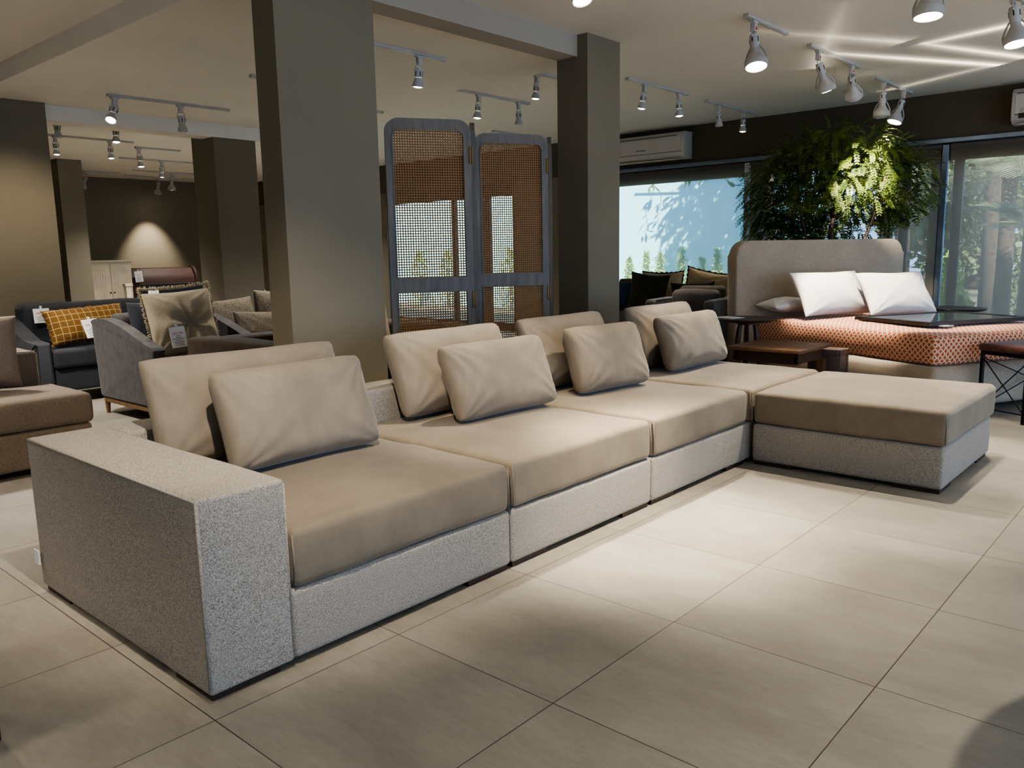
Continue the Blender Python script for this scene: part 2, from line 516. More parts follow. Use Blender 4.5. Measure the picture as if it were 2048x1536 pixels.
def cushion(name, label, cat, mat, W, H, T, loc, yaw, lean, roll=0, group=None, trim=None, **kw):
    bm = NB(); pillow(bm, W, H, T, **kw)
    o = obj(name, bm, mat, smooth=True)
    o.location = loc
    o.rotation_mode = 'XYZ'
    o.matrix_world = Matrix.Translation(loc) @ Matrix.Rotation(R(yaw), 4, 'Z') @ Matrix.Rotation(R(-lean), 4, 'X') @ Matrix.Rotation(R(roll), 4, 'Y')
    tag(o, label, cat, group)
    if trim:
        bt = NB(); rg = random.Random(len(name) + int(loc[0] * 100))
        b = pillow_border(W, H, kw.get('pull', .05), 44)
        w = trim[1]
        va = []
        for i, (x, z) in enumerate(b):
            d = Vector((x, 0, z - H / 2)); d.normalize()
            ww = w * (1 + .25 * math.sin(i * 1.3) + rg.uniform(-.2, .2))
            yy = .006 * math.sin(i * .9)
            va.append((bt.verts.new((x * .985, -.004, H / 2 + (z - H / 2) * .985)), bt.verts.new((x + d.x * ww, yy, z + d.z * ww)), bt.verts.new((x * .985, .004, H / 2 + (z - H / 2) * .985))))
        for i in range(len(b)):
            p, q = va[i], va[(i + 1) % len(b)]
            bt.faces.new((p[0], q[0], q[1], p[1])); bt.faces.new((p[1], q[1], q[2], p[2]))
        obj('trim', bt, trim[0], o, smooth=True)
    return o

# ------------------------------------------------------------------ setting
CE = 2.58           # ceiling
UW = 8.9            # window wall
def sbox(name, m, *b, bev=0):
    bm = NB(); box(bm, *b, bev=bev)
    o = obj(name, bm, m); o['kind'] = 'structure'
    return o
sbox('floor', 'floor_tile', -3.6, 9.05, -4.6, 15.4, -0.12, 0.0)
sbox('ceiling', 'ceiling_paint', -3.6, 9.05, -4.6, 15.4, CE, CE + .2)
# lowered ceiling bay between the two rows of pillars
sbox('ceiling_bay', 'ceiling_paint', 2.44, 5.06, 3.66, 7.95, 2.49, CE)
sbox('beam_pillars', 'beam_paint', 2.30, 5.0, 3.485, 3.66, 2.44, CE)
sbox('beam_side', 'ceiling_paint', 2.23, 2.44, -4.6, 7.95, 2.45, CE)
sbox('beam_far', 'ceiling_paint', 2.2, 5.0, 7.95, 8.2, 2.36, CE)
sbox('pillar_1', 'olive_wall', 2.24, 2.82, 3.4, 3.575, 0, CE)
sbox('pillar_2', 'olive_wall', 4.65, 5.035, 3.4, 3.66, 0, CE)
sbox('pillar_3', 'olive_wall', 2.0, 2.845, 7.87, 8.3, 0, CE)
sbox('pillar_4', 'olive_wall', 4.45, 4.93, 7.97, 8.42, 0, CE)
sbox('pillar_5', 'olive_wall', 4.70, 5.03, 12.77, 13.1, 0, CE)
sbox('wall_back', 'olive_wall', -3.6, 9.05, 15.2, 15.4, 0, CE)
sbox('wall_left', 'light_wall', -3.6, -3.4, -4.6, 15.2, 0, CE)
# window wall: band above the glazing plus solid stretches
sbox('wall_right', 'dark_wall', UW, UW + .15, -4.6, 15.4, 2.13, CE)
sbox('wall_right.001', 'olive_wall', UW, UW + .15, 6.3, 7.8, 0, 2.13)
sbox('wall_right.002', 'olive_wall', UW, UW + .15, 10.6, 15.4, 0, 2.13)
sbox('wall_right.003', 'olive_wall', UW, UW + .15, -4.6, -2.6, 0, 2.13)
# wall behind the camera with wide shop windows
sbox('wall_front', 'light_wall', -3.6, 9.05, -4.6, -4.4, 2.35, CE)
sbox('wall_front.001', 'light_wall', -3.6, 9.05, -4.6, -4.4, 0, 0.15)
for i, (a, b) in enumerate(((-3.6, -2.9), (0.9, 1.2), (4.9, 5.2), (8.6, 9.05))):
    sbox('wall_front.%03d' % (i + 2), 'light_wall', a, b, -4.6, -4.4, .15, 2.35)

def window(n, v0, v1, zt=2.10, stiles=(), frame='door_frame', blinds=(), bm_='blind_screen', mull=()):
    r = bpy.data.objects.new('window_%d' % n, None); COL.objects.link(r); r['kind'] = 'structure'
    b = NB()
    for a in stiles:
        box(b, UW + .06, UW + .11, a - .045, a + .045, .05, 1.95, .004)
    box(b, UW + .06, UW + .11, v0, v1, 1.95, 2.13, .004); box(b, UW + .06, UW + .11, v0, v1, 0.0, .12, .004)
    obj('frame', b, frame, r)['kind'] = 'structure'
    b = NB(); box(b, UW + .08, UW + .086, v0, v1, .1, 1.97)
    obj('pane', b, 'clear_glass', r)['kind'] = 'structure'
    return r
window(1, 2.7, 6.3, stiles=(2.75, 4.12, 4.22, 6.25), frame='door_frame')
window(2, -2.6, 2.7, stiles=(2.6, 2.32, 2.12, .25, .05, -1.9))
window(3, 7.8, 10.6, stiles=(7.85, 8.38, 8.5, 9.1, 10.55))
# bright mullions inside the blinds
for i, (v, c) in enumerate(((4.262, 'frame_white'), (2.222, 'rail_metal'), (0.15, 'rail_metal'))):
    sbox('trim_%d' % (i + 1), c, UW - .05, UW + .0, v - .028, v + .028, 0, 2.09, bev=.004)
b = NB(); box(b, UW - .06, UW, -2.6, 6.3, 2.105, 2.15, .006); o = obj('trim_4', b, 'rail_metal'); o['kind'] = 'structure'

def blind(label, v0, v1, u=UW - .03, zb=.06, mat='blind_screen', bar=True):
    t = thing('roller_blind', label, 'blind', (u, (v0 + v1) / 2, 2.09), group='roller blinds on the window wall')
    h = (v1 - v0) / 2
    b = NB()
    nx = 14
    vs = [[b.verts.new((.004 * math.sin(j * 2.1), -h + 2 * h * j / nx, -.03 if k == 0 else zb - 2.09)) for j in range(nx + 1)] for k in range(2)]
    for j in range(nx): b.faces.new((vs[0][j], vs[0][j + 1], vs[1][j + 1], vs[1][j]))
    obj('fabric', b, mat, t, smooth=True)
    b = NB(); tube(b, [(0, -h, -.012), (0, h, -.012)], .022, 12); obj('roller', b, 'sofa_slip', t, smooth=True, angle=40)
    b = NB(); box(b, -.008, .008, -h, h, zb - 2.12, zb - 2.09, .003); obj('bottom_bar', b, 'white_metal', t)
    return t
blind('pale sunscreen roller blind over the bright window by the second pillar', 4.30, 6.25)
blind('taupe roller blind half hidden behind the big leafy plant', 2.72, 4.22, mat='blind_dense')
blind('narrow taupe roller blind right of the plant, left of the metal mullion', 2.26, 2.70, mat='blind_dense')
blind('wide roller blind with palm shadows, right of the metal mullion', .19, 2.18, mat='blind_dense')
blind('roller blind at the far right of the window wall', -2.5, .11, mat='blind_dense')

# ------------------------------------------------------------------ camera
def cam():
    y, p, r, f = .72613, .15979, .01815, 1630.2
    cy, sy, cp, sp = math.cos(y), math.sin(y), math.cos(p), math.sin(p)
    fw = Vector((cy * cp, sy * cp, -sp)); rt = Vector((sy, -cy, 0)); dn = fw.cross(rt)
    r2 = math.cos(r) * rt + math.sin(r) * dn; d2 = -math.sin(r) * rt + math.cos(r) * dn
    c = bpy.data.cameras.new('camera'); o = bpy.data.objects.new('camera', c); COL.objects.link(o)
    c.sensor_width = 36; c.lens = f / 2048 * 36; c.clip_start = .05; c.clip_end = 200
    mt = Matrix((r2, -d2, -fw)).transposed().to_4x4(); mt.translation = (0, 0, 1.14)
    o.matrix_world = mt
    scene.camera = o
cam()

# ------------------------------------------------------------------ the modular sofa
VF, VB, VI = 1.887, 3.05, 2.85
ZB, ZS, ZT = .020, .224, .546
def plinths(t, x0, x1, y0, y1):
    for cx in (0, 1):
        for cy in (0, 1):
            b = NB()
            xa = x0 + .012 if cx == 0 else x1 - .012; xb = xa + .2 * (1 if cx == 0 else -1)
            ya = y0 + .012 if cy == 0 else y1 - .012; yb = ya + .05 * (1 if cy == 0 else -1)
            yc = ya + .2 * (1 if cy == 0 else -1); xc = xa + .05 * (1 if cx == 0 else -1)
            box(b, min(xa, xb), max(xa, xb), min(ya, yb), max(ya, yb), 0, ZB + .002)
            if abs(yc - yb) > .01: box(b, min(xa, xc), max(xa, xc), min(yb, yc), max(yb, yc), 0, ZB + .002)
            obj('foot', b, 'plinth_wood', t)

def seam(pts, r=.0035):
    b = NB(); tube(b, pts, r, 6); return b

def sofa_module(label, x0, x1, arm=None, seed=0, far=False):
    t = thing('sofa_module', label, 'sofa', ((x0 + x1) / 2, (VF + VB) / 2, 0), group='modules of the long taupe sofa')
    ox, oy = (x0 + x1) / 2, (VF + VB) / 2
    def L(b): bmesh.ops.translate(b, verts=b.verts[:], vec=(-ox, -oy, 0)); return b
    xa = x0
    if arm:
        b = NB(); softbox(b, (x0, VF - .002, ZB), (arm, VB, ZT), .012, (6, 16, 9), wob=.0018, seed=seed)
        ar = obj('armrest', L(b), 'tweed', t, smooth=True)
        pts = [(x0 + .004, VF, ZB + .01), (x0 + .004, VF, ZT - .006), (x0 + .004, VB - .01, ZT - .006)]
        b = NB(); tube(b, [(x0 + .002, VF, ZB + .01), (x0 + .002, VF, ZT - .006)], .0045, 6)
        tube(b, [(x0 + .002, VF, ZT - .006), (x0 + .002, VB - .01, ZT - .006)], .0045, 6)
        tube(b, [(arm - .004, VF, ZT - .012), (arm - .004, VF, ZB + .01)], .003, 6)
        obj('seam', L(b), 'tweed', ar, smooth=True)
        b = NB(); box(b, x0 - .012, x0 - .009, VB - .03, VB + .012, .10, .15); obj('fabric_label', L(b), 'elastic', ar)
        xa = arm + .002
    b = NB(); softbox(b, (xa, VF, ZB), (x1, VI - .002, ZS - .002), .016, (14, 10, 4), wob=.0012, seed=seed + 3)
    obj('base', L(b), 'tweed', t, smooth=True)
    b = NB(); softbox(b, (xa, VI, ZB), (x1, VB, ZT), .016, (14, 4, 8), wob=.002, seed=seed + 5)
    obj('backrest', L(b), 'tweed', t, smooth=True)
    b = NB(); softbox(b, (xa + .009, VF - .004, ZS), (x1 - .009, VI - .006, .398), .026, (22, 22, 6), crown=.016, bulge=.005, wob=.005, seed=seed + 9)
    sc = obj('seat_cushion', L(b), 'taupe_velvet', t, smooth=True)
    for xx in (xa + .012, x1 - .010):
        b = NB(); tube(b, [(xx, VF + .0, ZS + .012), (xx, VF - .001, .31), (xx, VF + .003, .383)], .0028, 6)
        obj('piping', L(b), 'taupe_velvet_cushion', sc, smooth=True)
    plinths(t, x0 - ox, x1 - ox, VF - oy, VB - oy)
    return t
sofa_module('sofa end unit with wide tweed armrest, nearest the viewer',   .932, 2.105, arm=1.188, seed=1)
sofa_module('armless sofa unit beside the end unit with the armrest', 2.110, 3.054, seed=2)
sofa_module('armless sofa unit whose front meets the ottoman corner', 3.060, 4.008, seed=3)
sofa_module('far end sofa unit partly behind the ottoman, beside the wooden table', 4.022, 4.985, seed=4)

t = thing('ottoman', 'large square ottoman with tweed base and taupe velvet top in front of the sofa', 'ottoman', (4.48, 1.39, 0))
ox, oy = 4.48, 1.39
def L(b): bmesh.ops.translate(b, verts=b.verts[:], vec=(-ox, -oy, 0)); return b
b = NB(); softbox(b, (4.012, .932, ZB), (4.955, 1.862, ZS - .002), .018, (14, 14, 4), wob=.002, seed=31, bulge=.003); obj('base', L(b), 'tweed', t, smooth=True)
b = NB(); softbox(b, (4.008, .924, ZS), (4.965, 1.858, .393), .026, (22, 22, 6), crown=.018, bulge=.006, wob=.006, seed=37); sc = obj('seat_cushion', L(b), 'taupe_velvet', t, smooth=True)
for x, y in ((4.012, .928), (4.96, .928), (4.012, 1.864)):
    b = NB(); tube(b, [(x, y, ZS + .012), (x, y, .31), (x + .003, y + .003, .378)], .0028, 6)
    obj('piping', L(b), 'taupe_velvet_cushion', sc, smooth=True)
plinths(t, 4.012 - ox, 4.955 - ox, .932 - oy, 1.862 - oy)

# loose cushions on the sofa
g = 'taupe velvet cushions along the sofa'
KW = dict(pull=.035, n=4.2, ex=.45, wr=.009, nx=44, ny=32, corner=.012)
Z0 = .417
def sc_(label, W, H, T, x, y, yaw, lean, seed, z=Z0, roll=0):
    kw = dict(KW); kw['seed'] = seed
    return cushion('sofa_cushion', label, 'cushion', 'taupe_velvet_cushion', W, H, T, (x, y, z), yaw, lean, roll, g, **kw)
sc_('front taupe cushion nearest the tweed armrest', .64, .365, .16, 1.67, 2.46, 0, 20, 1)
sc_('larger back taupe cushion nearest the tweed armrest', .80, .40, .16, 1.62, 2.70, -2, 16, 2)
sc_('front taupe cushion on the second sofa unit, grey lit face', .66, .355, .17, 2.74, 2.44, -1, 22, 3)
sc_('back taupe cushion on the second sofa unit, in front of the cane screen', .76, .40, .17, 2.70, 2.70, 1, 20, 4)
sc_('front tan-looking cushion on the third sofa unit', .56, .36, .17, 3.55, 2.42, -6, 20, 5)
sc_('back cushion on the third sofa unit in front of the second pillar', .74, .40, .17, 3.58, 2.70, 0, 18, 6)
sc_('front cushion on the far sofa unit beside the wooden table', .70, .355, .17, 4.55, 2.47, 0, 20, 7)
sc_('back cushion on the far sofa unit below the window', .76, .40, .17, 4.60, 2.70, 0, 18, 8)

# ------------------------------------------------------------------ cane folding screen
A, B_, C_, D_ = Vector((3.18, 3.80)), Vector((3.645, 3.517)), Vector((4.01, 3.887)), Vector((4.485, 3.605))
E_ = Vector((4.93, 3.96))
TOP = 1.925
scr = thing('folding_screen', 'grey wooden folding screen with woven cane panels behind the sofa', 'screen', (A.x, A.y, 0))
def roundrect(w, z0, z1, r, rb=0.0, m=8):
    p = []
    for cx, cz, a0, rr in ((w - r, z1 - r, 0, r), (r, z1 - r, 90, r)):
        for i in range(m + 1):
            a = R(a0 + 90 * i / m); p.append((cx + rr * math.cos(a), cz + rr * math.sin(a)))
    if rb > 0:
        for cx, cz, a0 in ((rb, z0 + rb, 180), (w - rb, z0 + rb, 270)):
            for i in range(m + 1):
                a = R(a0 + 90 * i / m); p.append((cx + rb * math.cos(a), cz + rb * math.sin(a)))
    else:
        p += [(0, z0), (w, z0)]
    return p
def screen_panel(P0, P1, hinge_at=None):
    w = (P1 - P0).length; th = .028
    ang = math.atan2(P1.y - P0.y, P1.x - P0.x)
    b = NB()
    def ring(outer, inner, y0, y1):
        # outer/inner outlines with equal point counts
        n = len(outer)
        vs = [[b.verts.new((p[0], y, p[1])) for p in o] for o in (outer, inner) for y in (y0, y1)]
        oa, ob, ia, ib = vs
        for i in range(n):
            j = (i + 1) % n
            b.faces.new((oa[i], oa[j], ia[j], ia[i])); b.faces.new((ob[i], ib[i], ib[j], ob[j]))
            b.faces.new((oa[i], ob[i], ob[j], oa[j])); b.faces.new((ia[i], ia[j], ib[j], ib[i]))
    g_ = .004
    st = .042
    # upper half with rounded shoulders, lower half square, one mid rail between them
    up_o = [(min(max(x, g_), w - g_), z) for x, z in roundrect(w, .955, TOP, .085)]
    up_i = [(st + x, z) for x, z in roundrect(w - 2 * st, .992, 1.868, .05)]
    ring(up_o, up_i, -th / 2, th / 2)
    lo_o = [(w - g_, .954), (w - g_, .955), (g_, .955), (g_, .954), (g_, .02), (w - g_, .02)]
    lo_o = [(w - g_, .955), (g_, .955), (g_, .02), (w - g_, .02)]
    lo_i = [(w - st, .922), (st, .922), (st, .09), (w - st, .09)]
    ring(lo_o, lo_i, -th / 2, th / 2)
    # slim inner bead
    for o_, i_ in ((up_i, [(st + .008 + x, z) for x, z in roundrect(w - 2 * st - .016, 1.0, 1.86, .045)]), (lo_i, [(w - st - .008, .914), (st + .008, .914), (st + .008, .098), (w - st - .008, .098)])):
        ring(o_, i_, -th / 2 - .004, -th / 2 + .006)
    p = obj('panel', b, 'grey_wood', scr)
    p.location = (P0.x - A.x, P0.y - A.y, 0); p.rotation_euler = (0, 0, ang)
    for z0, z1 in ((.986, 1.874), (.084, .928)):
        c = NB(); uvl = c.loops.layers.uv.verify()
        # two skins, a hair apart, so the weave reads from both sides
        vs = [c.verts.new(q) for q in ((st - .008, 0, z0), (w - st + .008, 0, z0), (w - st + .008, 0, z1), (st - .008, 0, z1))]
        if z0 > .5:
            c.free(); c = NB(); uvl = c.loops.layers.uv.verify()
            vs = [c.verts.new((st - .006 + x, 0, z)) for x, z in roundrect(w - 2 * st + .012, z0, z1, .054)]
        f = c.faces.new(vs)
        for l in f.loops: l[uvl].uv = (l.vert.co.x, l.vert.co.z)
        obj('cane_webbing', c, 'cane_web', p)
    if hinge_at:
        for z in (1.72, .86):
            h = NB(); box(h, w - .016, w + .002, -.02, -.0145, z - .05, z + .05, .002); box(h, w - .004, w + .004, -.026, -.018, z - .05, z + .05, .002)
            obj('hinge', h, 'brass', p)
    for x in (.02, w - .05):
        h = NB(); box(h, x, x + .03, -.012, .012, 0, .022); obj('foot', h, 'grey_wood', p)
    return p
def gap(P, Q, a=.012, c=.012):
    d = (Q - P).normalized(); return P + d * a, Q - d * c
screen_panel(*gap(A, B_), hinge_at=True); screen_panel(*gap(B_, C_)); screen_panel(*gap(C_, D_), hinge_at=True); screen_panel(*gap(D_, E_))

# ------------------------------------------------------------------ bed group
K = Vector((5.89, 1.465, 0)); BR = R(-27.9)
def BL(x, y, z=0):
    c, s = math.cos(BR), math.sin(BR)
    return Vector((K.x + x * c - y * s, K.y + x * s + y * c, z))
bed = thing('bed', 'double bed with tall padded headboard and orange patterned mattress by the window', 'bed', K, BR)
b = NB(); softbox(b, (-.06, -.06, .05), (1.49, 1.885, .335), .045, (14, 16, 4), bulge=.012, wob=.004, seed=50); bb = obj('base', b, 'base_linen', bed, smooth=True)
b = NB(); softbox(b, (0, 0, .337), (1.43, 1.875, .54), .035, (22, 26, 6), crown=.02, bulge=.012, wob=.006, seed=51, uvs=True); obj('mattress', b, 'tribal_print', bed, smooth=True)
b = NB()
prof = roundrect(1.86, .0, 1.205, .13)
prism(b, [(x - .215, z) for x, z in prof], 'y', 1.892, 2.03, bev=.03, seg=4)
obj('headboard', b, 'headboard_linen', bed, smooth=True, angle=50)
for x in (.05, 1.3):
    for y in (.02, 1.75):
        b = NB(); box(b, x, x + .08, y, y + .08, 0, .055); obj('leg', b, 'dark_walnut', bed)
b = NB()
box(b, 1.4, 1.405, -.075, -.07, .1, .3); bmesh.ops.delete(b, geom=b.verts[:], context='VERTS'); b.free()

def bed_pillow(label, x, y, z, W, H, T, yaw, lean, seed, roll=0):
    p = BL(x, y, z)
    return cushion('bed_pillow', label, 'pillow', 'white_cotton', W, H, T, p, math.degrees(BR) + yaw, lean, roll, 'white pillows on the bed', pull=.07, n=2.3, ex=.5, wr=.013, seed=seed, nx=40, ny=30)
bed_pillow('white pillow standing on the bed, left of the two upright ones', .43, 1.36, .578, .73, .41, .19, 3, 30, 11)
bed_pillow('white pillow standing on the bed, right of the two upright ones', .90, 1.13, .578, .65, .41, .19, -6, 34, 12)
bed_pillow('white pillow lying flat behind the upright ones, against the headboard', .25, 1.575, .645, .60, .28, .13, 0, 88, 13)

# black framed glass sheet lying on the mattress
fr = thing('framed_glass', 'black framed dark glass top lying flat on the patterned mattress', 'glass top', BL(.30, .33, .566), BR)
fx, fy = 1.02, .72
b = NB()
for x0, x1, y0, y1 in ((0, fx, 0, .05), (0, fx, fy - .05, fy), (0, .05, .05, fy - .05), (fx - .05, fx, .05, fy - .05)):
    box(b, x0, x1, y0, y1, 0, .028, .002)
obj('frame', b, 'black_paint', fr)
b = NB(); box(b, .05, fx - .05, .05, fy - .05, .012, .024); obj('glass', b, 'dark_glass', fr)
pt = thing('price_tag', 'small pale tag tucked under the corner of the black framed glass', 'tag', BL(.38, .30, .566), BR + .1)
b = NB(); box(b, 0, .09, -.035, .02, 0, .004); obj('card', b, 'paper', pt)
b = NB(); box(b, .02, .075, -.025, -.015, .004, .0045); obj('lettering', b, 'ink', pt)

# round side tables
def round_table(label, x, y, z, r, rot=0):
    t = thing('round_side_table', label, 'side table', (x, y, 0), rot, 'dark round tables beside the bed')
    b = NB(); lathe(b, [(0.001, z - .028), (r - .05, z - .028), (r - .012, z - .018), (r, z - .006), (r - .003, z), (0.001, z)], 40)
    obj('tabletop', b, 'dark_walnut', t, smooth=True, angle=35)
    for k in range(3):
        a = 2 * PI * k / 3 + .5
        b = NB(); c, s = math.cos(a), math.sin(a)
        tube(b, [(c * .06, s * .06, z - .03), (c * .075, s * .075, z - .09), (c * .10, s * .10, z * .5), (c * .16, s * .16, 0)], [.016, .02, .024, .014], 10)
        obj('leg', b, 'dark_walnut', t, smooth=True, angle=50)
    b = NB(); lathe(b, [(.001, z - .05), (.085, z - .05), (.085, z - .03), (.001, z - .03)], 24); obj('hub', b, 'dark_walnut', t)
    return t
round_table('dark round side table with a white card on it, left of the bed', 6.19, 2.94, .585, .24)
round_table('dark round side table on the far side of the bed, by the window', 8.06, 1.86, .585, .25, .6)
t = thing('price_card', 'white price card lying on the dark round side table left of the bed', 'card', (6.14, 3.07, .586), R(-20))
b = NB(); box(b, -.07, .07, -.10, .10, 0, .003); obj('card', b, 'paper', t)
b = NB()
for i in range(4): box(b, -.045, .045, .05 - i * .03, .054 - i * .03, .003, .0034)
obj('lettering', b, 'ink', t)

# square wooden table
t = thing('square_side_table', 'square walnut side table with chunky legs between the sofa and the bed', 'side table', (5.66, 2.44, 0), R(-1))
b = NB(); box(b, -.275, .275, -.275, .275, .424, .45, .006); obj('tabletop', b, 'walnut', t)
for x0, x1, y0, y1 in ((-.215, .215, -.235, -.21), (-.215, .215, .21, .235), (-.235, -.215, -.21, .21), (.215, .235, -.21, .21)):
    b = NB(); box(b, x0, x1, y0, y1, .345, .424); obj('apron', b, 'dark_walnut', t)
for sx in (-1, 1):
    for sy in (-1, 1):
        b = NB(); prism(b, [(sx * .20, .345), (sx * .262, .345), (sx * .245, 0), (sx * .205, 0)], 'y', sy * .195, sy * .245); obj('leg', b, 'walnut', t)
# grained block stool behind it
t = thing('block_stool', 'grey purple grained wooden block stool at the foot end of the walnut table', 'stool', (6.03, 2.20, 0), R(0))
b = NB()
box(b, -.085, .085, -.10, .14, .36, .40, .004); obj('seat', b, 'purple_wood', t)
for x in (-.085, .055):
    b = NB(); box(b, x, x + .03, -.10, .14, 0, .36, .003); obj('side_panel', b, 'purple_wood', t)
b = NB(); box(b, -.055, .055, -.095, -.075, 0, .36, .002); obj('front_panel', b, 'purple_wood', t)

# black metal bench with velvet seat
bn = Vector((5.93, .935, 0))
t = thing('bench', 'black metal bench with brown velvet seat and crossed braces at the foot of the bed', 'bench', bn, BR)
BW, BD = .95, .34
b = NB(); softbox(b, (-.015, -.015, .445), (BW, BD + .015, .492), .02, (12, 8, 2), crown=.012, wob=.002, seed=61); obj('seat', b, 'bench_velvet', t, smooth=True)
b = NB()
for x0, x1, y0, y1 in ((0, BW - .015, 0, .02), (0, BW - .015, BD - .02, BD), (0, .02, .02, BD - .02), (BW - .035, BW - .015, .02, BD - .02)): box(b, x0, x1, y0, y1, .42, .444)
obj('seat_frame', b, 'black_metal', t)
for x in (0, BW - .035):
    for y in (0, BD - .02):
        b = NB(); box(b, x, x + .02, y, y + .02, 0, .42); obj('leg', b, 'black_metal', t)
for x in (.01, BW - .025):
    b = NB(); tube(b, [(x, .01, .40), (x, BD - .01, .06)], .004, 8); tube(b, [(x, BD - .01, .40), (x, .01, .06)], .004, 8); obj('cross_brace', b, 'black_metal', t)
    b = NB(); tube(b, [(x, .01, .06), (x, BD - .01, .06)], .004, 8); obj('stretcher', b, 'black_metal', t)
b = NB(); tube(b, [(.01, BD - .01, .40), (BW - .025, BD - .01, .06)], .004, 8); tube(b, [(.01, BD - .01, .06), (BW - .025, BD - .01, .40)], .004, 8); obj('cross_brace', b, 'black_metal', t)

# ------------------------------------------------------------------ leafy plant behind the headboard
PC = Vector((8.03, 2.95, 0))
t = thing('potted_tree', 'tall leafy plant with drooping feathery fronds behind the headboard', 'plant', PC)
b = NB()
tube(b, [(0, 0, .3), (.03, .02, .8), (-.01, .03, 1.3), (.05, -.02, 1.75), (.02, 0, 2.05)], [.03, .026, .022, .016, .008], 9)
tube(b, [(-.02, .0, .35), (-.10, .14, .9), (-.12, .30, 1.5), (-.1, .35, 1.95)], [.02, .018, .014, .006], 8)
tube(b, [(.02, -.02, .35), (.06, -.2, 1.0), (.02, -.36, 1.45), (.0, -.45, 1.8)], [.02, .018, .014, .006], 8)
obj('trunk', b, 'bark', t, smooth=True)
b = NB(); lathe(b, [(.001, 0), (.15, 0), (.19, .34), (.2, .36), (.17, .36), (.165, .30), (.001, .30)], 28); obj('pot', b, 'pot_clay', t, smooth=True, angle=40)
b = NB()
rg = random.Random(5)
lat = Vector((-.34, .94, 0)); dep = Vector((.94, .34, 0))
def frond(b, p0, d0, L, droop, nl, lw, ll, rg):
    p = p0.copy(); d = d0.normalized()
    step = L / nl
    for i in range(nl):
        d = (d + Vector((0, 0, -droop * step)) + Vector((rg.uniform(-.06, .06), rg.uniform(-.06, .06), 0))).normalized()
        q = p + d * step
        side = d.cross(Vector((0, 0, 1)))
        if side.length < .05: side = Vector((rg.uniform(-1, 1), rg.uniform(-1, 1), 0))
        side.normalize()
        if i < 1: p = q; continue
        s_ = math.sin(PI * (i + 1.5) / (nl + 2)) ** .6
        for sg in (-1, 1):
            tip = q + (side * sg * .92 + d * .45 + Vector((0, 0, -.12))).normalized() * ll * s_
            m_ = (q + tip) * .5
            wv = d * lw * s_
            b.faces.new([b.verts.new(v) for v in (q, m_ + wv - Vector((0, 0, .002)), tip, m_ - wv)])
        # thin rachis
        w = side * .0016
        b.faces.new([b.verts.new(v) for v in (p - w, p + w, q + w, q - w)])
        p = q
def in_crown(a, z):
    # lateral half width of the crown against height, as the photograph shows it
    lim = {1.10: .62, 1.35: .76, 1.55: .78, 1.75: .82, 1.95: .72, 2.1: .55, 2.22: .25}
    ks = sorted(lim)
    for k0, k1 in zip(ks, ks[1:]):
        if k0 <= z <= k1:
            f = (z - k0) / (k1 - k0); return abs(a) < lim[k0] * (1 - f) + lim[k1] * f
    return False
cnt = 0
while cnt < 1900:
    a = rg.uniform(-.82, .82); z = rg.uniform(1.16, 2.22); e = rg.uniform(-.26, .34)
    if not in_crown(a, z) or (e / .48) ** 2 + (a / .95) ** 2 > 1: continue
    if z < 1.42 and -.45 < a < .0 and rg.random() < .6: continue
    if z < 1.55 and e < .06: e = rg.uniform(.06, .34)
    if z < 1.5 and .284 + .74 * e + .67 * a < (.24 if z < 1.42 else .10): continue
    p0 = lat * a + dep * e + Vector((0, 0, z))
    out = (lat * (a * 1.0 + rg.uniform(-.35, .35)) + dep * (e * 1.4 + rg.uniform(-.6 if z > 1.55 else -.05, .12)) + Vector((0, 0, rg.uniform(-.5, .7))))
    frond(b, p0, out, rg.uniform(.14, .24), rg.uniform(2, 9), rg.randint(7, 9), .0115, rg.uniform(.034, .048), rg)
    cnt += 1
for _ in range(5200):
    a = rg.uniform(-.72, .72); z = rg.uniform(1.12, 2.12); e = rg.uniform(.06, .27) if z < 1.5 else rg.uniform(-.12, .27)
    if not in_crown(a * 1.12, z): continue
    if z < 1.36 and -.40 < a < -.02: continue
    if z < 1.32 and .284 + .74 * e + .67 * a < .10: continue
    p = lat * a + dep * e + Vector((0, 0, z)); d = Vector((rg.uniform(-1, 1), rg.uniform(-1, 1), rg.uniform(-1, .6))).normalized(); s_ = d.orthogonal().normalized(); s_.rotate(Matrix.Rotation(rg.uniform(0, 6.28), 3, d))
    L_ = rg.uniform(.04, .07)
    b.faces.new([b.verts.new(v) for v in (p, p + d * L_ * .5 + s_ * L_ * .2, p + d * L_, p + d * L_ * .5 - s_ * L_ * .2)])
fo = obj('foliage', b, 'fern_leaf', t)

# ------------------------------------------------------------------ air conditioners
def ac(label, v0, v1, mirror=False):
    t = thing('air_conditioner', label, 'air conditioner', (UW, (v0 + v1) / 2, 2.2), 0, 'wall air conditioners')
    h = (v1 - v0) / 2
    pr = [(0, 0), (-.13, 0), (-.185, .035), (-.20, .09), (-.195, .27), (-.165, .305), (0, .31)]
    b = NB(); prism(b, pr, 'y', -h, h, bev=.012, seg=3); body = obj('housing', b, 'ac_plastic', t, smooth=True, angle=35)
    b = NB(); box(b, -.203, -.195, -h + .03, h - .03, .085, .255, .003); obj('front_panel', b, 'ac_plastic', t)
    b = NB(); box(b, -.175, -.08, -h + .06, h - .06, -.006, .004, .002); obj('louver', b, 'ac_plastic', t)
    b = NB(); box(b, -.2, -.197, -h + .1, h - .04, .262, .268); box(b, -.1985, -.196, -h + .03, h - .03, .078, .083); obj('air_slot', b, 'slot_black', t)
    b = NB(); box(b, -.206, -.203, -.02, .12, .12, .135, .001); obj('badge', b, 'badge', t)
    return t
ac('white wall air conditioner above the window beside the second pillar', 4.98, 6.05)
a2 = ac('white wall air conditioner at the right edge, above the palm window', .62, 1.67)
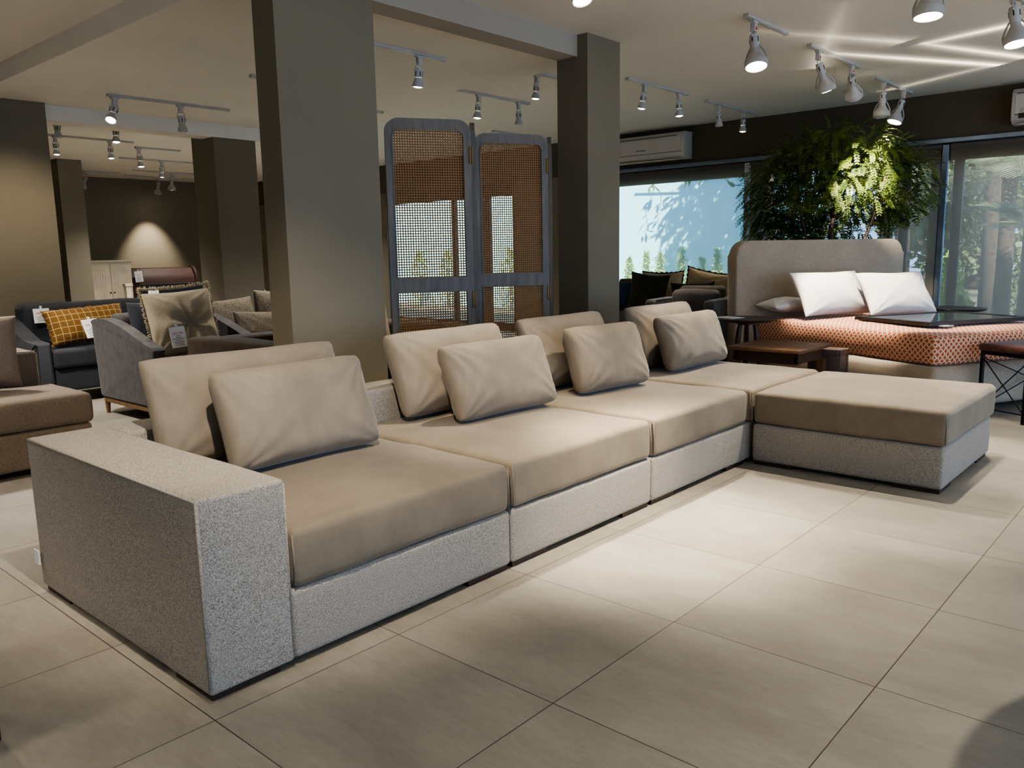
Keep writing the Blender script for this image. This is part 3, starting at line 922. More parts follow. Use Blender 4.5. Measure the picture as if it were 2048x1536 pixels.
b = NB(); box(b, -.2065, -.203, .40, .46, .045, .09); obj('display', b, 'black_paint', a2)
b = NB(); lathe(b, [(.010, 0), (.014, 0), (.014, .002), (.010, .002)], 16, Matrix.Translation((-.2035, .44, .115)) @ Matrix.Rotation(-PI / 2, 4, 'Y')); obj('indicator', b, 'badge', a2)

# ------------------------------------------------------------------ track lights
def rail(label, u0, u1, v, z):
    o = tag(obj('track_rail', box(box(NB(), -(u1 - u0) / 2, (u1 - u0) / 2, -.017, .017, -.02, .0, .002), -(u1 - u0) / 2 + .02, (u1 - u0) / 2 - .02, -.005, .005, -.0225, -.019), 'white_metal'), label, 'track', 'ceiling light tracks')
    o.location = ((u0 + u1) / 2, v, z)
    for s in (-1, 1):
        b = NB(); box(b, s * (u1 - u0) / 2 - .006, s * (u1 - u0) / 2 + .006, -.019, .019, -.023, -.0005, .001)
        obj('end_cap', b, 'white_metal', o)
    return o

def head_proto(kind, on):
    t = thing('spotlight', '', 'spotlight')
    b = NB(); box(b, -.03, .03, -.015, .015, -.012, 0, .002); box(b, -.017, .017, -.015, .015, -.06, -.010, .003); ad = obj('adapter', b, 'white_metal', t)
    # everything that tilts hangs from the pivot
    b = NB()
    if kind == 'A':
        lathe(b, [(.001, -.03), (.024, -.03), (.026, -.034), (.026, -.085), (.022, -.092), (.001, -.092)], 20)
        R0, L0, S = .036, .145, .92
    else:
        lathe(b, [(.001, -.03), (.024, -.03), (.027, -.034), (.027, -.108), (.024, -.114), (.001, -.114)], 20)
        R0, L0 = .062, .215
    lb = obj('lamp_body', b, 'white_metal', t, smooth=True, angle=35); lb.location = (0, 0, -.05)
    b = NB()
    for s in (-1, 1):
        tube(b, [(s * .030, 0, -.045), (s * .031, 0, -.02), (s * .022, 0, -.004), (0, 0, .0)], .0032, 6)
    for s in (-1, 1):
        tube(b, [(s * .024, 0, -.045), (s * .036, 0, -.045)], .007, 8)
    obj('yoke', b, 'white_metal', lb, smooth=True)
    b = NB()
    for k in range(5):
        a = 2 * PI * k / 5 + .3
        box(b, -.003, .003, -.002, .002, -.08, -.05, mat=Matrix.Rotation(a, 4, 'Z') @ Matrix.Translation((0, .0262, 0)))
    obj('cooling_grille', b, 'slot_black', lb)
    b = NB()
    if kind == 'A':
        lathe(b, [(.024, -.092), (.028, -.108), (R0, -.125), (R0 + .003, -.15), (R0, -.152), (R0 - .003, -.15), (R0 - .004, -.135)], 28)
    else:
        lathe(b, [(.024, -.112), (.029, -.135), (.044, -.165), (.060, -.185), (R0 + .002, -.19), (R0 + .002, -.222), (R0 - .004, -.224), (R0 - .006, -.21)], 32)
        for s in (-1, 1):
            tube(b, [(0, s * .026, -.10), (0, s * .045, -.13), (0, s * .062, -.17), (0, s * .063, -.2)], .005, 6)
    obj('shade', b, 'white_metal', lb, smooth=True, angle=50)
    b = NB(); zl = -.148 if kind == 'A' else -.219
    lathe(b, [(.001, zl - .009), (R0 * .35, zl - .008), (R0 * .7, zl - .004), (R0 - .005, zl + .003)], 24); obj('bulb', b, 'lamp_on' if on else 'lamp_off', lb, smooth=True)
    if kind == 'B':
        b = NB(); box(b, -.009, .009, -.0165, -.015, -.05, -.034); obj('warning_sticker', b, 'red_label', ad)
    return t
protos = {}
SPOT = .72
LIGHTS = []
def head(kind, on, u, v, z, tilt=0, az=0, label='', energy=0, ang=50, warm=(1, .89, .73), group='track spotlights', size=1.0, aim=None, blend=.35):
    """tilt degrees away from straight down, towards azimuth az (degrees, 0 = +u, 90 = +v)"""
    key = (kind, on)
    if aim is not None:
        d = Vector(aim) - Vector((u, v, z - .05)); tilt = math.degrees(math.acos(-d.normalized().z)); az = math.degrees(math.atan2(d.y, d.x))
    if key not in protos:
        protos[key] = head_proto(kind, on); r = protos[key]; r.location = (u, v, z); r['group'] = group
    else: r = dup(protos[key], (u, v, z), None, None, group)
    r['label'] = label
    r.scale = (size,) * 3
    rot = Matrix.Rotation(R(az), 3, 'Z') @ Matrix.Rotation(R(-tilt), 3, 'Y') @ Matrix.Rotation(R(-az), 3, 'Z')
    for c in r.children:
        if c.name.startswith('lamp_body'): c.rotation_euler = rot.to_euler()
    if on and energy:
        d = rot @ Vector((0, 0, -1))
        L_ = bpy.data.lights.new('spot_lamp', 'SPOT'); L_.energy = energy * SPOT; L_.color = warm; L_.spot_size = R(ang); L_.spot_blend = blend; L_.shadow_soft_size = .03
        lo = bpy.data.objects.new('spot_lamp', L_); COL.objects.link(lo)
        lo.location = Vector((u, v, z)) + Vector((0, 0, -.05)) * size + d * (.17 if kind == 'A' else .25) * size
        lo.rotation_euler = d.to_track_quat('-Z', 'Y').to_euler()
    return r
ZR = CE - .023
ZRB = 2.49 - .023
# right-hand group
rail('short track above the sofa, nearest on the right ceiling', 5.0, 5.6, 2.44, CE)
rail('ceiling track with two cone spotlights above the bed headboard', 6.04, 7.05, 2.455, CE)
rail('ceiling track with two cone spotlights near the plant and wall', 7.54, 8.58, 2.488, CE)
rail('ceiling track right of the second pillar, holding two small spotlights', 6.05, 7.05, 4.01, CE)
rail('farthest ceiling track above the leafy plant, near the air conditioner', 7.51, 8.53, 4.055, CE)
W1 = (1, .80, .54)
head('B', True, 5.112, 2.44, ZR, 8, 200, 'cone spotlight with red sticker on the short track', 260, 62, aim=(4.5, 1.9, 0), size=1.12)
head('B', True, 6.212, 2.455, ZR, label='cone spotlight at the near end of the two-lamp track over the bed', energy=480, ang=54, aim=(6.75, 2.05, .6), size=1.08)
head('B', True, 6.894, 2.455, ZR, label='cone spotlight at the far end of the two-lamp track over the bed', energy=900, ang=34, aim=(7.98, 2.66, 1.62), size=1.08, blend=.7)
head('B', False, 7.795, 2.488, ZR, 6, 180, label='unlit wide cone spotlight in front of the dark wall', size=1.08)
head('B', True, 8.368, 2.488, ZR, label='tilted lit cone spotlight closest to the window wall', energy=620, ang=44, aim=(8.06, 2.72, 1.5), size=1.08)
head('A', True, 6.316, 4.01, ZR, label='small lit spotlight just right of the second pillar', energy=90, ang=50, aim=(6.2, 4.4, 0))
head('A', True, 6.902, 4.01, ZR, label='second small lit spotlight right of the second pillar', energy=90, ang=50, aim=(6.9, 3.9, 0))
head('A', False, 7.765, 4.055, ZR, 4, 0, label='small unlit white spotlight above the leafy plant')
head('A', True, 8.308, 4.055, ZR, label='small lit spotlight above the leafy plant', energy=60, ang=50, aim=(8.3, 4.1, 0))
rail('ceiling track cut by the top right corner of the picture', 4.9, 5.95, 1.11, CE)
head('B', True, 5.62, 1.105, ZR, label='cone spotlight cut by the right edge of the picture', energy=140, ang=50, aim=(5.3, .7, 0), size=1.1)
rail('ceiling track just above the top edge over the ottoman', 4.2, 5.2, 1.28, CE)
head('B', True, 4.60, 1.28, ZR, 20, 190, 'large spotlight cut by the top edge, above the ottoman', 200, 62, aim=(4.35, 1.15, 0), size=1.12)
rail('ceiling track above the top edge over the sofa middle', 2.75, 3.75, 2.5, CE)
head('A', True, 3.31, 2.5, ZR, label='bright small spotlight at the top edge above the sofa', energy=500, ang=44, aim=(2.9, 1.5, 0), size=1.35, blend=1)
head('A', True, 2.95, 2.5, ZR, label='small spotlight above the second sofa unit, outside the top edge', energy=170, ang=50, aim=(2.75, 2.35, .4), blend=.5)
# middle bay
rail('ceiling track beside the big front pillar', 3.0, 4.19, 4.3, 2.49)
head('A', True, 3.953, 4.3, ZRB, label='lit spotlight on the track just right of the big pillar', energy=110, ang=55, aim=(3.9, 4.6, 0))
rail('ceiling track above the cane screen with two spotlights', 5.31, 6.32, 5.33, CE)
head('A', True, 5.615, 5.33, ZR, label='lit spotlight above the cane screen', energy=110, ang=60, aim=(5.4, 5.5, 0))
head('A', False, 6.17, 5.33, ZR, label='unlit spotlight above the cane screen')
rail('short ceiling track beyond the left edge of the cane screen', 4.6, 5.6, 6.67, CE)
rail('ceiling track peeking over the top of the cane screen', 7.4, 8.2, 6.8, CE)
rail('short ceiling track left of the second pillar holding one lamp', 5.10, 5.62, 4.4, CE)
head('A', True, 5.36, 4.43, ZR, label='single lit spotlight just left of the second pillar', energy=70, ang=60, aim=(5.2, 4.6, 0), size=.9)
# left bay
rail('ceiling track with two spotlights in front of the far beam', 3.06, 4.14, 7.1, 2.49)
rail('track end seen left of the big pillar', 3.51, 4.3, 5.67, 2.49)
def at_px_row(v, u, z): return (u, v, z)
head('A', True, 3.11, 7.1, ZRB, label='spotlight tilted left, on the track before the far beam', energy=60, ang=60, aim=(2.3, 6.4, .9), size=1.15)
head('A', False, 3.675, 7.1, ZRB, 3, 0, label='unlit spotlight on the track before the far beam', size=1.1)
rail('ceiling track hidden behind the far beam, lamps hanging below it', 3.1, 4.2, 8.9, CE)
head('A', False, 3.31, 8.9, ZR, label='unlit spotlight below the far beam beside the left pillar', size=1.05)
head('A', True, 3.88, 8.9, ZR, label='lit spotlight hanging just below the far beam', energy=90, ang=60, aim=(3.7, 8.6, 0), size=1.05)
rail('long ceiling track beyond the far beam', 3.4, 4.73, 10.4, CE)
head('A', True, 3.834, 10.4, ZR, label='lit spotlight beyond the beam, beside the left pillar', energy=80, ang=60, aim=(3.8, 10.3, 0))
head('A', True, 4.45, 10.4, ZR, label='lit spotlight at the right end of the long track beyond the beam', energy=80, ang=60, aim=(4.4, 10.2, 0))
rail('thin ceiling track left of the fourth pillar', 4.95, 5.54, 10.82, CE)
head('A', True, 4.99, 10.82, ZR, label='lit spotlight on the thin track left of the fourth pillar', energy=200, ang=60, aim=(5.1, 10.6, 0), size=1.15)
rail('deeper ceiling track left of the fourth pillar', 5.28, 6.5, 12.05, CE)
head('A', True, 5.88, 12.05, ZR, label='small lit spotlight on the deeper far track', energy=80, ang=60, aim=(5.9, 12.4, 0), size=1.1)
rail('farthest ceiling track before the olive back wall', 6.15, 7.4, 13.6, CE)
head('B', True, 6.79, 13.6, ZR, label='lit cone spotlight in front of the olive back wall', energy=60, ang=50, aim=(6.8, 14.0, 0), size=1.0)
rail('ceiling track close to the olive back wall', 6.4, 7.8, 14.5, CE)
head('B', True, 7.05, 14.62, ZR, energy=230, ang=62, aim=(7.05, 15.15, .9), blend=.8, label='cone spotlight right before the back wall, throwing a scallop of light')
rail('ceiling track at the left of the olive back wall', 5.3, 6.2, 14.2, CE)
head('B', True, 5.66, 14.2, ZR, label='cone spotlight beside the far pillar at the left of the back wall', energy=160, ang=60, aim=(5.2, 15.2, .7))

# ------------------------------------------------------------------ left background furniture
# tan sofa
t = thing('tan_sofa', 'tan linen sofa at the left edge behind the tweed armrest', 'sofa', (1.0, 5.15, 0))
ox, oy = 1.0, 5.15
b = NB(); softbox(b, (.1, 4.74, .04), (1.79, 5.6, .245), .02, (10, 8, 4), wob=.003, seed=70); obj('base', L(b), 'tan_linen', t, smooth=True)
b = NB(); softbox(b, (.1, 4.735, .247), (1.80, 5.30, .415), .03, (16, 12, 5), crown=.022, bulge=.008, wob=.005, seed=71); obj('seat_cushion', L(b), 'tan_linen', t, smooth=True)
b = NB(); softbox(b, (.1, 5.31, .247), (1.73, 5.58, .62), .03, (12, 5, 6), wob=.004, seed=72); bk = obj('backrest', L(b), 'tan_linen', t, smooth=True)
b = NB(); tube(b, [(1.728, 5.312, .28), (1.728, 5.312, .6), (1.715, 5.312, .614), (.2, 5.312, .614)], .004, 6); obj('piping', L(b), 'beige_linen', bk, smooth=True)
for x in (.2, 1.7):
    for y in (4.82, 5.5):
        b = NB(); box(b, x - .03, x + .03, y - .03, y + .03, 0, .042); obj('foot', L(b), 'dark_walnut', t)
cushion('tan_cushion', 'plain tan cushion on the tan sofa at the left edge', 'cushion', 'tan_pillow', .50, .40, .16, (1.31, 5.08, .465), -6, 14, 3, pull=.05, n=3, wr=.008, seed=21)

def slope_arm(pts, x0, x1, mat, t, bev=.025):
    b = NB(); prism(b, pts, 'x', x0, x1, bev=bev, seg=4); return obj('armrest', b, mat, t, smooth=True, angle=50)
def smooth_curve(pts, m=6):
    out = []
    n = len(pts)
    for i in range(n - 1):
        p0, p1, p2, p3 = pts[max(i - 1, 0)], pts[i], pts[i + 1], pts[min(i + 2, n - 1)]
        for k in range(m):
            s = k / m
            out.append(tuple(.5 * ((2 * p1[a]) + (-p0[a] + p2[a]) * s + (2 * p0[a] - 5 * p1[a] + 4 * p2[a] - p3[a]) * s * s + (-p0[a] + 3 * p1[a] - 3 * p2[a] + p3[a]) * s ** 3) for a in (0, 1)))
    out.append(pts[-1])
    return out
# slate loveseat
t = thing('loveseat', 'dark slate loveseat with sloping arms against the left pillar', 'sofa', (3.0, 7.35, 0))
top = smooth_curve([(-.40, .485), (-.36, .50), (-.15, .52), (.1, .60), (.28, .665), (.38, .67)])
pr = top + [(.38, .10), (-.40, .10)]
for x0, x1 in ((-.74, -.62), (.62, .74)): slope_arm(pr, x0, x1, 'slate_linen', t)
b = NB(); softbox(b, (-.615, -.37, .10), (.615, .36, .29), .02, (10, 6, 3)); obj('base', b, 'slate_linen', t, smooth=True)
b = NB(); softbox(b, (-.612, -.40, .292), (.612, .17, .44), .03, (14, 8, 4), crown=.012, wob=.004, seed=75); obj('seat_cushion', b, 'slate_linen', t, smooth=True)
b = NB(); softbox(b, (-.615, .18, .292), (.615, .39, .785), .045, (14, 4, 8), bulge=.012, wob=.008, seed=76); obj('backrest', b, 'slate_linen', t, smooth=True)
for x in (-.66, .66):
    for y in (-.34, .32):
        b = NB(); tube(b, [(x, y, 0), (x, y, .105)], [.014, .022], 10); obj('leg', b, 'dark_walnut', t)
cushion('plaid_cushion', 'mustard plaid lumbar cushion on the slate loveseat', 'cushion', 'mustard_plaid', .63, .30, .15, (2.735, 7.06, .478), 2, 22, -3, pull=.05, n=2.6, wr=.008, seed=23, uvs=True, trim=('mustard_plaid', .012))
# charcoal armchair
t = thing('armchair', 'charcoal velvet armchair with sloping arms on a wooden frame', 'armchair', (2.90, 5.92, 0))
ch = [(-.50, .525), (-.47, .545), (-.38, .563), (-.2, .615), (0, .672), (.2, .707), (.35, .715), (.46, .70), (.50, .68)]
pr = smooth_curve(ch) + [(.44, .135), (.40, .12), (-.46, .12), (-.48, .135)]
for x0, x1 in ((-.42, -.335), (.325, .41)): slope_arm(pr, x0, x1, 'charcoal_velvet', t)
b = NB(); softbox(b, (-.305, -.46, .12), (.305, .40, .30), .02, (8, 6, 3)); obj('seat_base', b, 'charcoal_velvet', t, smooth=True)
b = NB(); softbox(b, (-.303, -.48, .302), (.303, .24, .41), .03, (10, 8, 3), crown=.015, wob=.004, seed=78); obj('seat_cushion', b, 'charcoal_velvet', t, smooth=True)
b = NB(); softbox(b, (-.305, .25, .302), (.305, .47, .74), .05, (10, 4, 8), wob=.005, seed=79); obj('backrest', b, 'charcoal_velvet', t, smooth=True)
b = NB()
for y0, y1, x0, x1 in ((-.46, .40, -.41, -.38), (-.46, .40, .38, .41), (-.46, -.43, -.38, .38), (.37, .40, -.38, .38)): box(b, x0, x1, y0, y1, .09, .119)
obj('frame', b, 'oak_leg', t)
for x in (-.395, .395):
    for y in (-.44, .385):
        b = NB(); tube(b, [(x, y, 0), (x, y, .10)], [.013, .02], 10); obj('leg', b, 'oak_leg', t)
c = cushion('tufted_cushion', 'beige tufted cushion with fringed edges standing on the charcoal armchair', 'cushion', 'beige_linen', .50, .47, .17, (2.85, 5.66, .455), -4, 13, -3, pull=.045, n=2.6, wr=.006, seed=24, tuft=(0.05, .22, .085), nx=48, ny=48)
b = NB(); rg = random.Random(3)
bd = pillow_border(.5, .5, .045, 90)
for i, (x, z) in enumerate(bd):
    d = Vector((x, 0, z - .25)).normalized(); s = Vector((-d.z, 0, d.x))
    for k in range(2):
        o_ = Vector((x, 0, z)) + s * rg.uniform(-.004, .004) - d * .006
        e_ = o_ + d * rg.uniform(.016, .03) + s * rg.uniform(-.012, .012) + Vector((0, rg.uniform(-.012, .012), 0))
        tube(b, [o_, (o_ + e_) / 2 + Vector((0, rg.uniform(-.004, .004), 0)), e_], [.003, .0032, .0024], 5)
obj('fringe', b, 'beige_linen', c, smooth=True)
cushion('dark_cushion', 'dark charcoal cushion behind the fringed cushion on the armchair', 'cushion', 'slate_linen', .5, .40, .14, (2.83, 5.93, .44), -2, 12, 0, pull=.05, n=2.8, wr=.008, seed=25)

# brown velvet sofa
t = thing('brown_sofa', 'dark brown velvet sofa behind the big front pillar', 'sofa', (3.45, 4.62, 0))
ox, oy = 3.45, 4.62
for x0, x1 in ((2.58, 2.79), (4.15, 4.36)):
    b = NB(); softbox(b, (x0, 4.10, .06), (x1, 5.16, .625), .03, (4, 10, 6), wob=.006, seed=int(x0 * 10), crown=.012); obj('armrest', L(b), 'brown_velvet', t, smooth=True)
b = NB(); softbox(b, (2.795, 4.16, .06), (4.145, 5.15, .27), .02, (10, 6, 3)); obj('base', L(b), 'brown_velvet', t, smooth=True)
b = NB(); softbox(b, (2.795, 4.12, .272), (4.145, 4.93, .43), .03, (14, 8, 4), crown=.015, wob=.004, seed=84); obj('seat_cushion', L(b), 'brown_velvet', t, smooth=True)
b = NB(); softbox(b, (2.795, 4.94, .272), (4.145, 5.15, .62), .04, (14, 4, 5), wob=.005, seed=85); obj('backrest', L(b), 'brown_velvet', t, smooth=True)
for x in (2.65, 4.28):
    for y in (4.18, 5.08):
        b = NB(); box(b, x - .03, x + .03, y - .03, y + .03, 0, .062); obj('foot', L(b), 'dark_walnut', t)
cushion('pale_cushion', 'pale cushion on the brown sofa seen through the left cane panel', 'cushion', 'beige_linen', .46, .42, .14, (3.72, 4.70, .455), 0, 12, 0, pull=.06, n=2.6, wr=.008, seed=34)
t = thing('oat_sofa', 'low grey sofa behind the brown one carrying oat boucle cushions', 'sofa', (4.02, 6.3, 0))
b = NB(); softbox(b, (-.64, -.42, .08), (.64, .42, .42), .03, (10, 6, 4), wob=.004, seed=86); obj('seat', b, 'charcoal_velvet', t, smooth=True)
b = NB(); softbox(b, (-.64, .425, .08), (.64, .58, .60), .03, (10, 3, 5), wob=.004, seed=87); obj('backrest', b, 'charcoal_velvet', t, smooth=True)
for x in (-.56, .56):
    for y in (-.34, .48):
        b = NB(); box(b, x - .03, x + .03, y - .03, y + .03, 0, .082); obj('foot', b, 'dark_walnut', t)
g = 'oat boucle cushions left of the big pillar'
ck = dict(pull=.05, n=2.8, wr=.008)
cushion('boucle_cushion', 'large oat boucle cushion next to the fringed cushion', 'cushion', 'oat_boucle', .50, .36, .13, (3.61, 6.34, .446), 3, 14, -3, g, seed=31, **ck)
cushion('boucle_cushion', 'small oat boucle cushion in front, cut off by the big pillar', 'cushion', 'oat_boucle', .44, .27, .12, (3.67, 6.00, .446), -6, 24, 4, g, seed=32, **ck)
cushion('boucle_cushion', 'oat boucle cushion at the back, mostly behind the big pillar', 'cushion', 'oat_boucle', .44, .40, .12, (4.10, 6.46, .446), -2, 4, 3, g, seed=33, **ck)

# far sofa with blanket and cushions
t = thing('far_sofa', 'dark grey sofa seen from behind, far left of the big pillar', 'sofa', (5.9, 10.4, 0))
b = NB(); softbox(b, (-.98, -.4, .08), (.98, -.16, .62), .03, (10, 3, 5), wob=.005, seed=90); obj('backrest', b, 'slate_linen', t, smooth=True)
b = NB(); softbox(b, (-.98, -.155, .08), (.98, .5, .42), .03, (10, 6, 3)); obj('seat', b, 'slate_linen', t, smooth=True)
for x in (-.9, .9):
    for y in (-.34, .42):
        b = NB(); box(b, x - .03, x + .03, y - .03, y + .03, 0, .082); obj('foot', b, 'dark_walnut', t)
b = NB()
prof = smooth_curve([(-.42, .56), (-.418, .60), (-.37, .645), (-.25, .647), (-.15, .638), (-.135, .58)])
n_ = len(prof)
vs = [[b.verts.new((x, p[0] - .003, p[1] + .003 + .004 * math.sin(x * 30 + i))) for i, p in enumerate(prof)] for x in [-.85 + .62 * k / 12 for k in range(13)]]
for a_, c_ in zip(vs, vs[1:]):
    for i in range(n_ - 1): b.faces.new((a_[i], a_[i + 1], c_[i + 1], c_[i]))
o = tag(obj('blanket', b, 'cream_cotton', smooth=True), 'pale blanket folded over the back of the far grey sofa', 'blanket'); o.location = (5.9, 10.4, 0)
cushion('cream_cushion', 'small cream cushion with pointed corners on the far sofa', 'cushion', 'cream_cotton', .36, .30, .12, (5.80, 10.50, .445), 0, 12, 0, 'cream cushions on the far sofa', pull=.12, n=2.2, seed=41)
cushion('cream_cushion', 'cream cushion on the far sofa next to the big pillar', 'cushion', 'cream_cotton', .46, .36, .12, (6.36, 10.52, .51), 4, 10, -14, 'cream cushions on the far sofa', pull=.10, n=2.2, seed=42)
cushion('cream_cushion', 'grey oat cushion lower beside the cream ones on the far sofa', 'cushion', 'oat_boucle', .46, .26, .12, (5.98, 9.76, .36), 4, 10, 0, None, pull=.08, n=2.4, seed=43)
# low pouf that carries the oat cushion in front of the far sofa
t = thing('pouf', 'low dark pouf behind the charcoal armchair carrying an oat cushion', 'pouf', (5.98, 9.74, 0))
b = NB(); softbox(b, (-.3, -.16, .02), (.3, .16, .35), .05, (8, 6, 4), crown=.0, bulge=.015); obj('body', b, 'slate_linen', t, smooth=True)
for x in (-.22, .22):
    b = NB(); box(b, x - .03, x + .03, -.1, .1, 0, .022); obj('foot', b, 'dark_walnut', t)

# cabinet, sleigh headboard, black headboard
t = thing('cabinet', 'cream beadboard cabinet standing by the olive back wall', 'cabinet', (5.60, 13.75, 0))
b = NB(); box(b, -.34, .34, -.23, .23, .06, 1.10, .004); box(b, -.36, .36, -.25, .25, 1.10, 1.135, .006); box(b, -.35, .35, -.24, .24, 0, .06); obj('carcass', b, 'cabinet_paint', t)
for x0, x1 in ((-.33, -.005), (.005, .33)):
    b = NB(); box(b, x0, x1, -.248, -.232, .10, 1.07, .003); d = obj('door', b, 'cabinet_paint', t)
    b = NB()
    n_ = 6
    for i in range(n_):
        w = (x1 - x0 - .10) / n_; box(b, x0 + .05 + i * w + .003, x0 + .05 + (i + 1) * w - .003, -.253, -.247, .16, 1.0, .002)
    obj('beadboard', b, 'cabinet_paint', d)
    b = NB(); lathe(b, [(.001, 0), (.012, .002), (.014, .012), (.001, .02)], 14, Matrix.Translation(((x0 + .025) if x0 > 0 else (x1 - .025), -.248, .62)) @ Matrix.Rotation(PI / 2, 4, 'X')); obj('knob', b, 'brass', d, smooth=True)
t = thing('sleigh_bed', 'mahogany sleigh bed headboard before the olive back wall', 'bed', (6.62, 13.9, 0))
b = NB(); prism(b, smooth_curve([(-.06, .30), (-.05, .6), (-.02, .82), (.05, .94), (.10, .99), (.16, .985), (.17, .95), (.12, .91), (.04, .80), (0, .6), (0, .30)]), 'x', -.58, .58); obj('headboard', b, 'mahogany', t, smooth=True, angle=40)
for x in (-.62, .58):
    b = NB(); prism(b, smooth_curve([(-.09, 0), (-.09, .4), (-.06, .82), (.0, .96), (.08, 1.01), (.18, 1.0), (.19, .94), (.10, .86), (.03, .6), (.02, 0)]), 'x', x, x + .04); obj('post', b, 'mahogany', t)
b = NB(); box(b, -.58, .58, -.05, -.02, .1, .35); obj('rail', b, 'mahogany', t)
t = thing('black_headboard', 'black panelled headboard leaning before the sleigh bed', 'headboard', (6.45, 13.0, 0))
b = NB(); box(b, -.58, .58, -.02, .02, .0, .72, .004); obj('panel', b, 'black_paint', t)
b = NB(); box(b, -.60, .60, -.035, .035, .72, .75, .006); obj('top_rail', b, 'black_paint', t)
t = thing('white_post', 'cream painted bed post beside the black headboard', 'bed post', (5.72, 13.2, 0))
b = NB(); box(b, -.045, .045, -.045, .045, 0, .72, .004); obj('shaft', b, 'cabinet_paint', t)
b = NB(); box(b, -.06, .06, -.06, .06, .72, .765, .006); obj('cap', b, 'cabinet_paint', t)

# price tags
def text(body, size, m, parent, loc):
    cu = bpy.data.curves.new('lettering', 'FONT'); cu.body = body; cu.size = size; cu.align_x = 'CENTER'; cu.align_y = 'CENTER'; cu.extrude = .0004
    cu.materials.append(M[m]); f_ = bpy.data.objects.new('lettering_outline', cu)
    me = bpy.data.meshes.new_from_object(f_); bpy.data.objects.remove(f_)
    if not me.materials: me.materials.append(M[m])
    o = bpy.data.objects.new('lettering', me); COL.objects.link(o); o.parent = parent
    o.location = loc; o.rotation_euler = (PI / 2, 0, 0)
    return o
def price_tag(label, loc, yaw, lean, W=.11, H=.15, roll=0):
    t = thing('price_tag', label, 'tag', loc, 0, 'printed sale tags on the furniture')
    t.rotation_euler = (Matrix.Rotation(R(yaw), 3, 'Z') @ Matrix.Rotation(R(-lean), 3, 'X') @ Matrix.Rotation(R(roll), 3, 'Y')).to_euler()
    b = NB(); box(b, -W / 2, W / 2, -.001, .001, -H, 0); c = obj('card', b, 'paper', t)
    text('20% OFF', W * .19, 'red_ink', c, (0, -.0015, -H * .33))
    b = NB()
    for i, w in enumerate((.25, .33, .8, .45, .7, .5, .62)):
        z = -H * (.44 + .075 * i); box(b, -W * w / 2, W * w / 2, -.0016, -.001, z - H * .012, z + H * .012)
    obj('fine_print', b, 'ink', c)
    b = NB(); box(b, -.009, .009, -.001, .001, -.002, .022); obj('loop', b, 'elastic', t)
    return t
price_tag('white sale tag hanging on the back of the slate loveseat', (2.512, 7.498, .748), 0, 6, .125, .12)
price_tag('white sale tag lying on the mustard plaid cushion', (2.70, 7.015, .665), 3, 24, .13, .16, -4)
price_tag('white sale tag hanging on the beige fringed cushion', (2.70, 5.52, .672), -4, 11, .108, .145, -3)
price_tag('white tag hanging on the mahogany sleigh bed', (6.18, 13.82, .945), 0, 0, .13, .18, -5)
price_tag('white tag hanging on the black headboard', (6.02, 12.972, .685), 0, 0, .17, .22)

# ------------------------------------------------------------------ dark sofa group by the bright window
t = thing('grey_sofa', 'charcoal grey upholstered sofa below the bright window', 'sofa', (7.85, 4.75, 0))
for y0, y1 in ((-1.0, -.80), (.80, 1.0)):
    b = NB(); softbox(b, (-.5, y0, .08), (.5, y1, .66), .035, (8, 4, 6), wob=.004, seed=int(y0 * 10)); obj('armrest', b, 'sofa_slip', t, smooth=True)
b = NB(); softbox(b, (-.48, -.795, .08), (.48, .795, .28), .02, (6, 10, 3)); obj('base', b, 'sofa_slip', t, smooth=True)
for y0, y1 in ((-.795, -.003), (.003, .795)):
    b = NB(); softbox(b, (-.52, y0, .282), (.22, y1, .44), .035, (8, 8, 4), crown=.012, wob=.004, seed=int(y0 * 7)); obj('seat_cushion', b, 'sofa_slip', t, smooth=True)
b = NB(); softbox(b, (.23, -.795, .282), (.48, .795, .72), .04, (4, 10, 5), wob=.005); obj('backrest', b, 'sofa_slip', t, smooth=True)
for x in (-.42, .42):
    for y in (-.9, .9):
        b = NB(); box(b, x - .03, x + .03, y - .03, y + .03, 0, .082); obj('foot', b, 'dark_walnut', t)
t = thing('dark_armchair', 'charcoal armchair with piped edges between the sofa cushions and the headboard', 'armchair', (6.72, 3.74, 0), R(8))
for y0, y1 in ((-.33, -.22), (.22, .33)):
    b = NB(); softbox(b, (-.32, y0, .10), (.32, y1, .70), .035, (6, 3, 6), wob=.003, seed=4); a_ = obj('armrest', b, 'charcoal_velvet', t, smooth=True)
    b = NB(); tube(b, [(-.318, y0 + .008, .14), (-.318, y0 + .008, .66), (-.30, y0 + .008, .692), (.28, y0 + .008, .692)], .006, 6); obj('piping', b, 'sofa_slip', a_, smooth=True)
b = NB(); softbox(b, (-.30, -.215, .10), (.20, .215, .44), .03, (6, 6, 4), crown=.01); obj('seat', b, 'charcoal_velvet', t, smooth=True)
b = NB(); softbox(b, (.21, -.215, .10), (.33, .215, .80), .04, (3, 6, 6)); obj('backrest', b, 'sofa_slip', t, smooth=True)
b = NB(); softbox(b, (.02, -.21, .46), (.205, .21, .775), .05, (3, 6, 4), bulge=.01, wob=.006, seed=8); obj('back_cushion', b, 'sofa_slip', t, smooth=True)
for x in (-.27, .27):
    for y in (-.275, .275):
        b = NB(); tube(b, [(x, y, 0), (x, y, .105)], [.012, .02], 8); obj('leg', b, 'black_paint', t)
g = 'throw cushions on the sofa below the window'
dk = dict(pull=.10, n=2.3, wr=.010)
cushion('velvet_cushion', 'dark olive velvet cushion standing upright, nearest of the cushions under the window', 'cushion', 'olive_velvet', .42, .42, .14, (7.46, 4.70, .49), -66, 10, 6, g, seed=51, **dk)
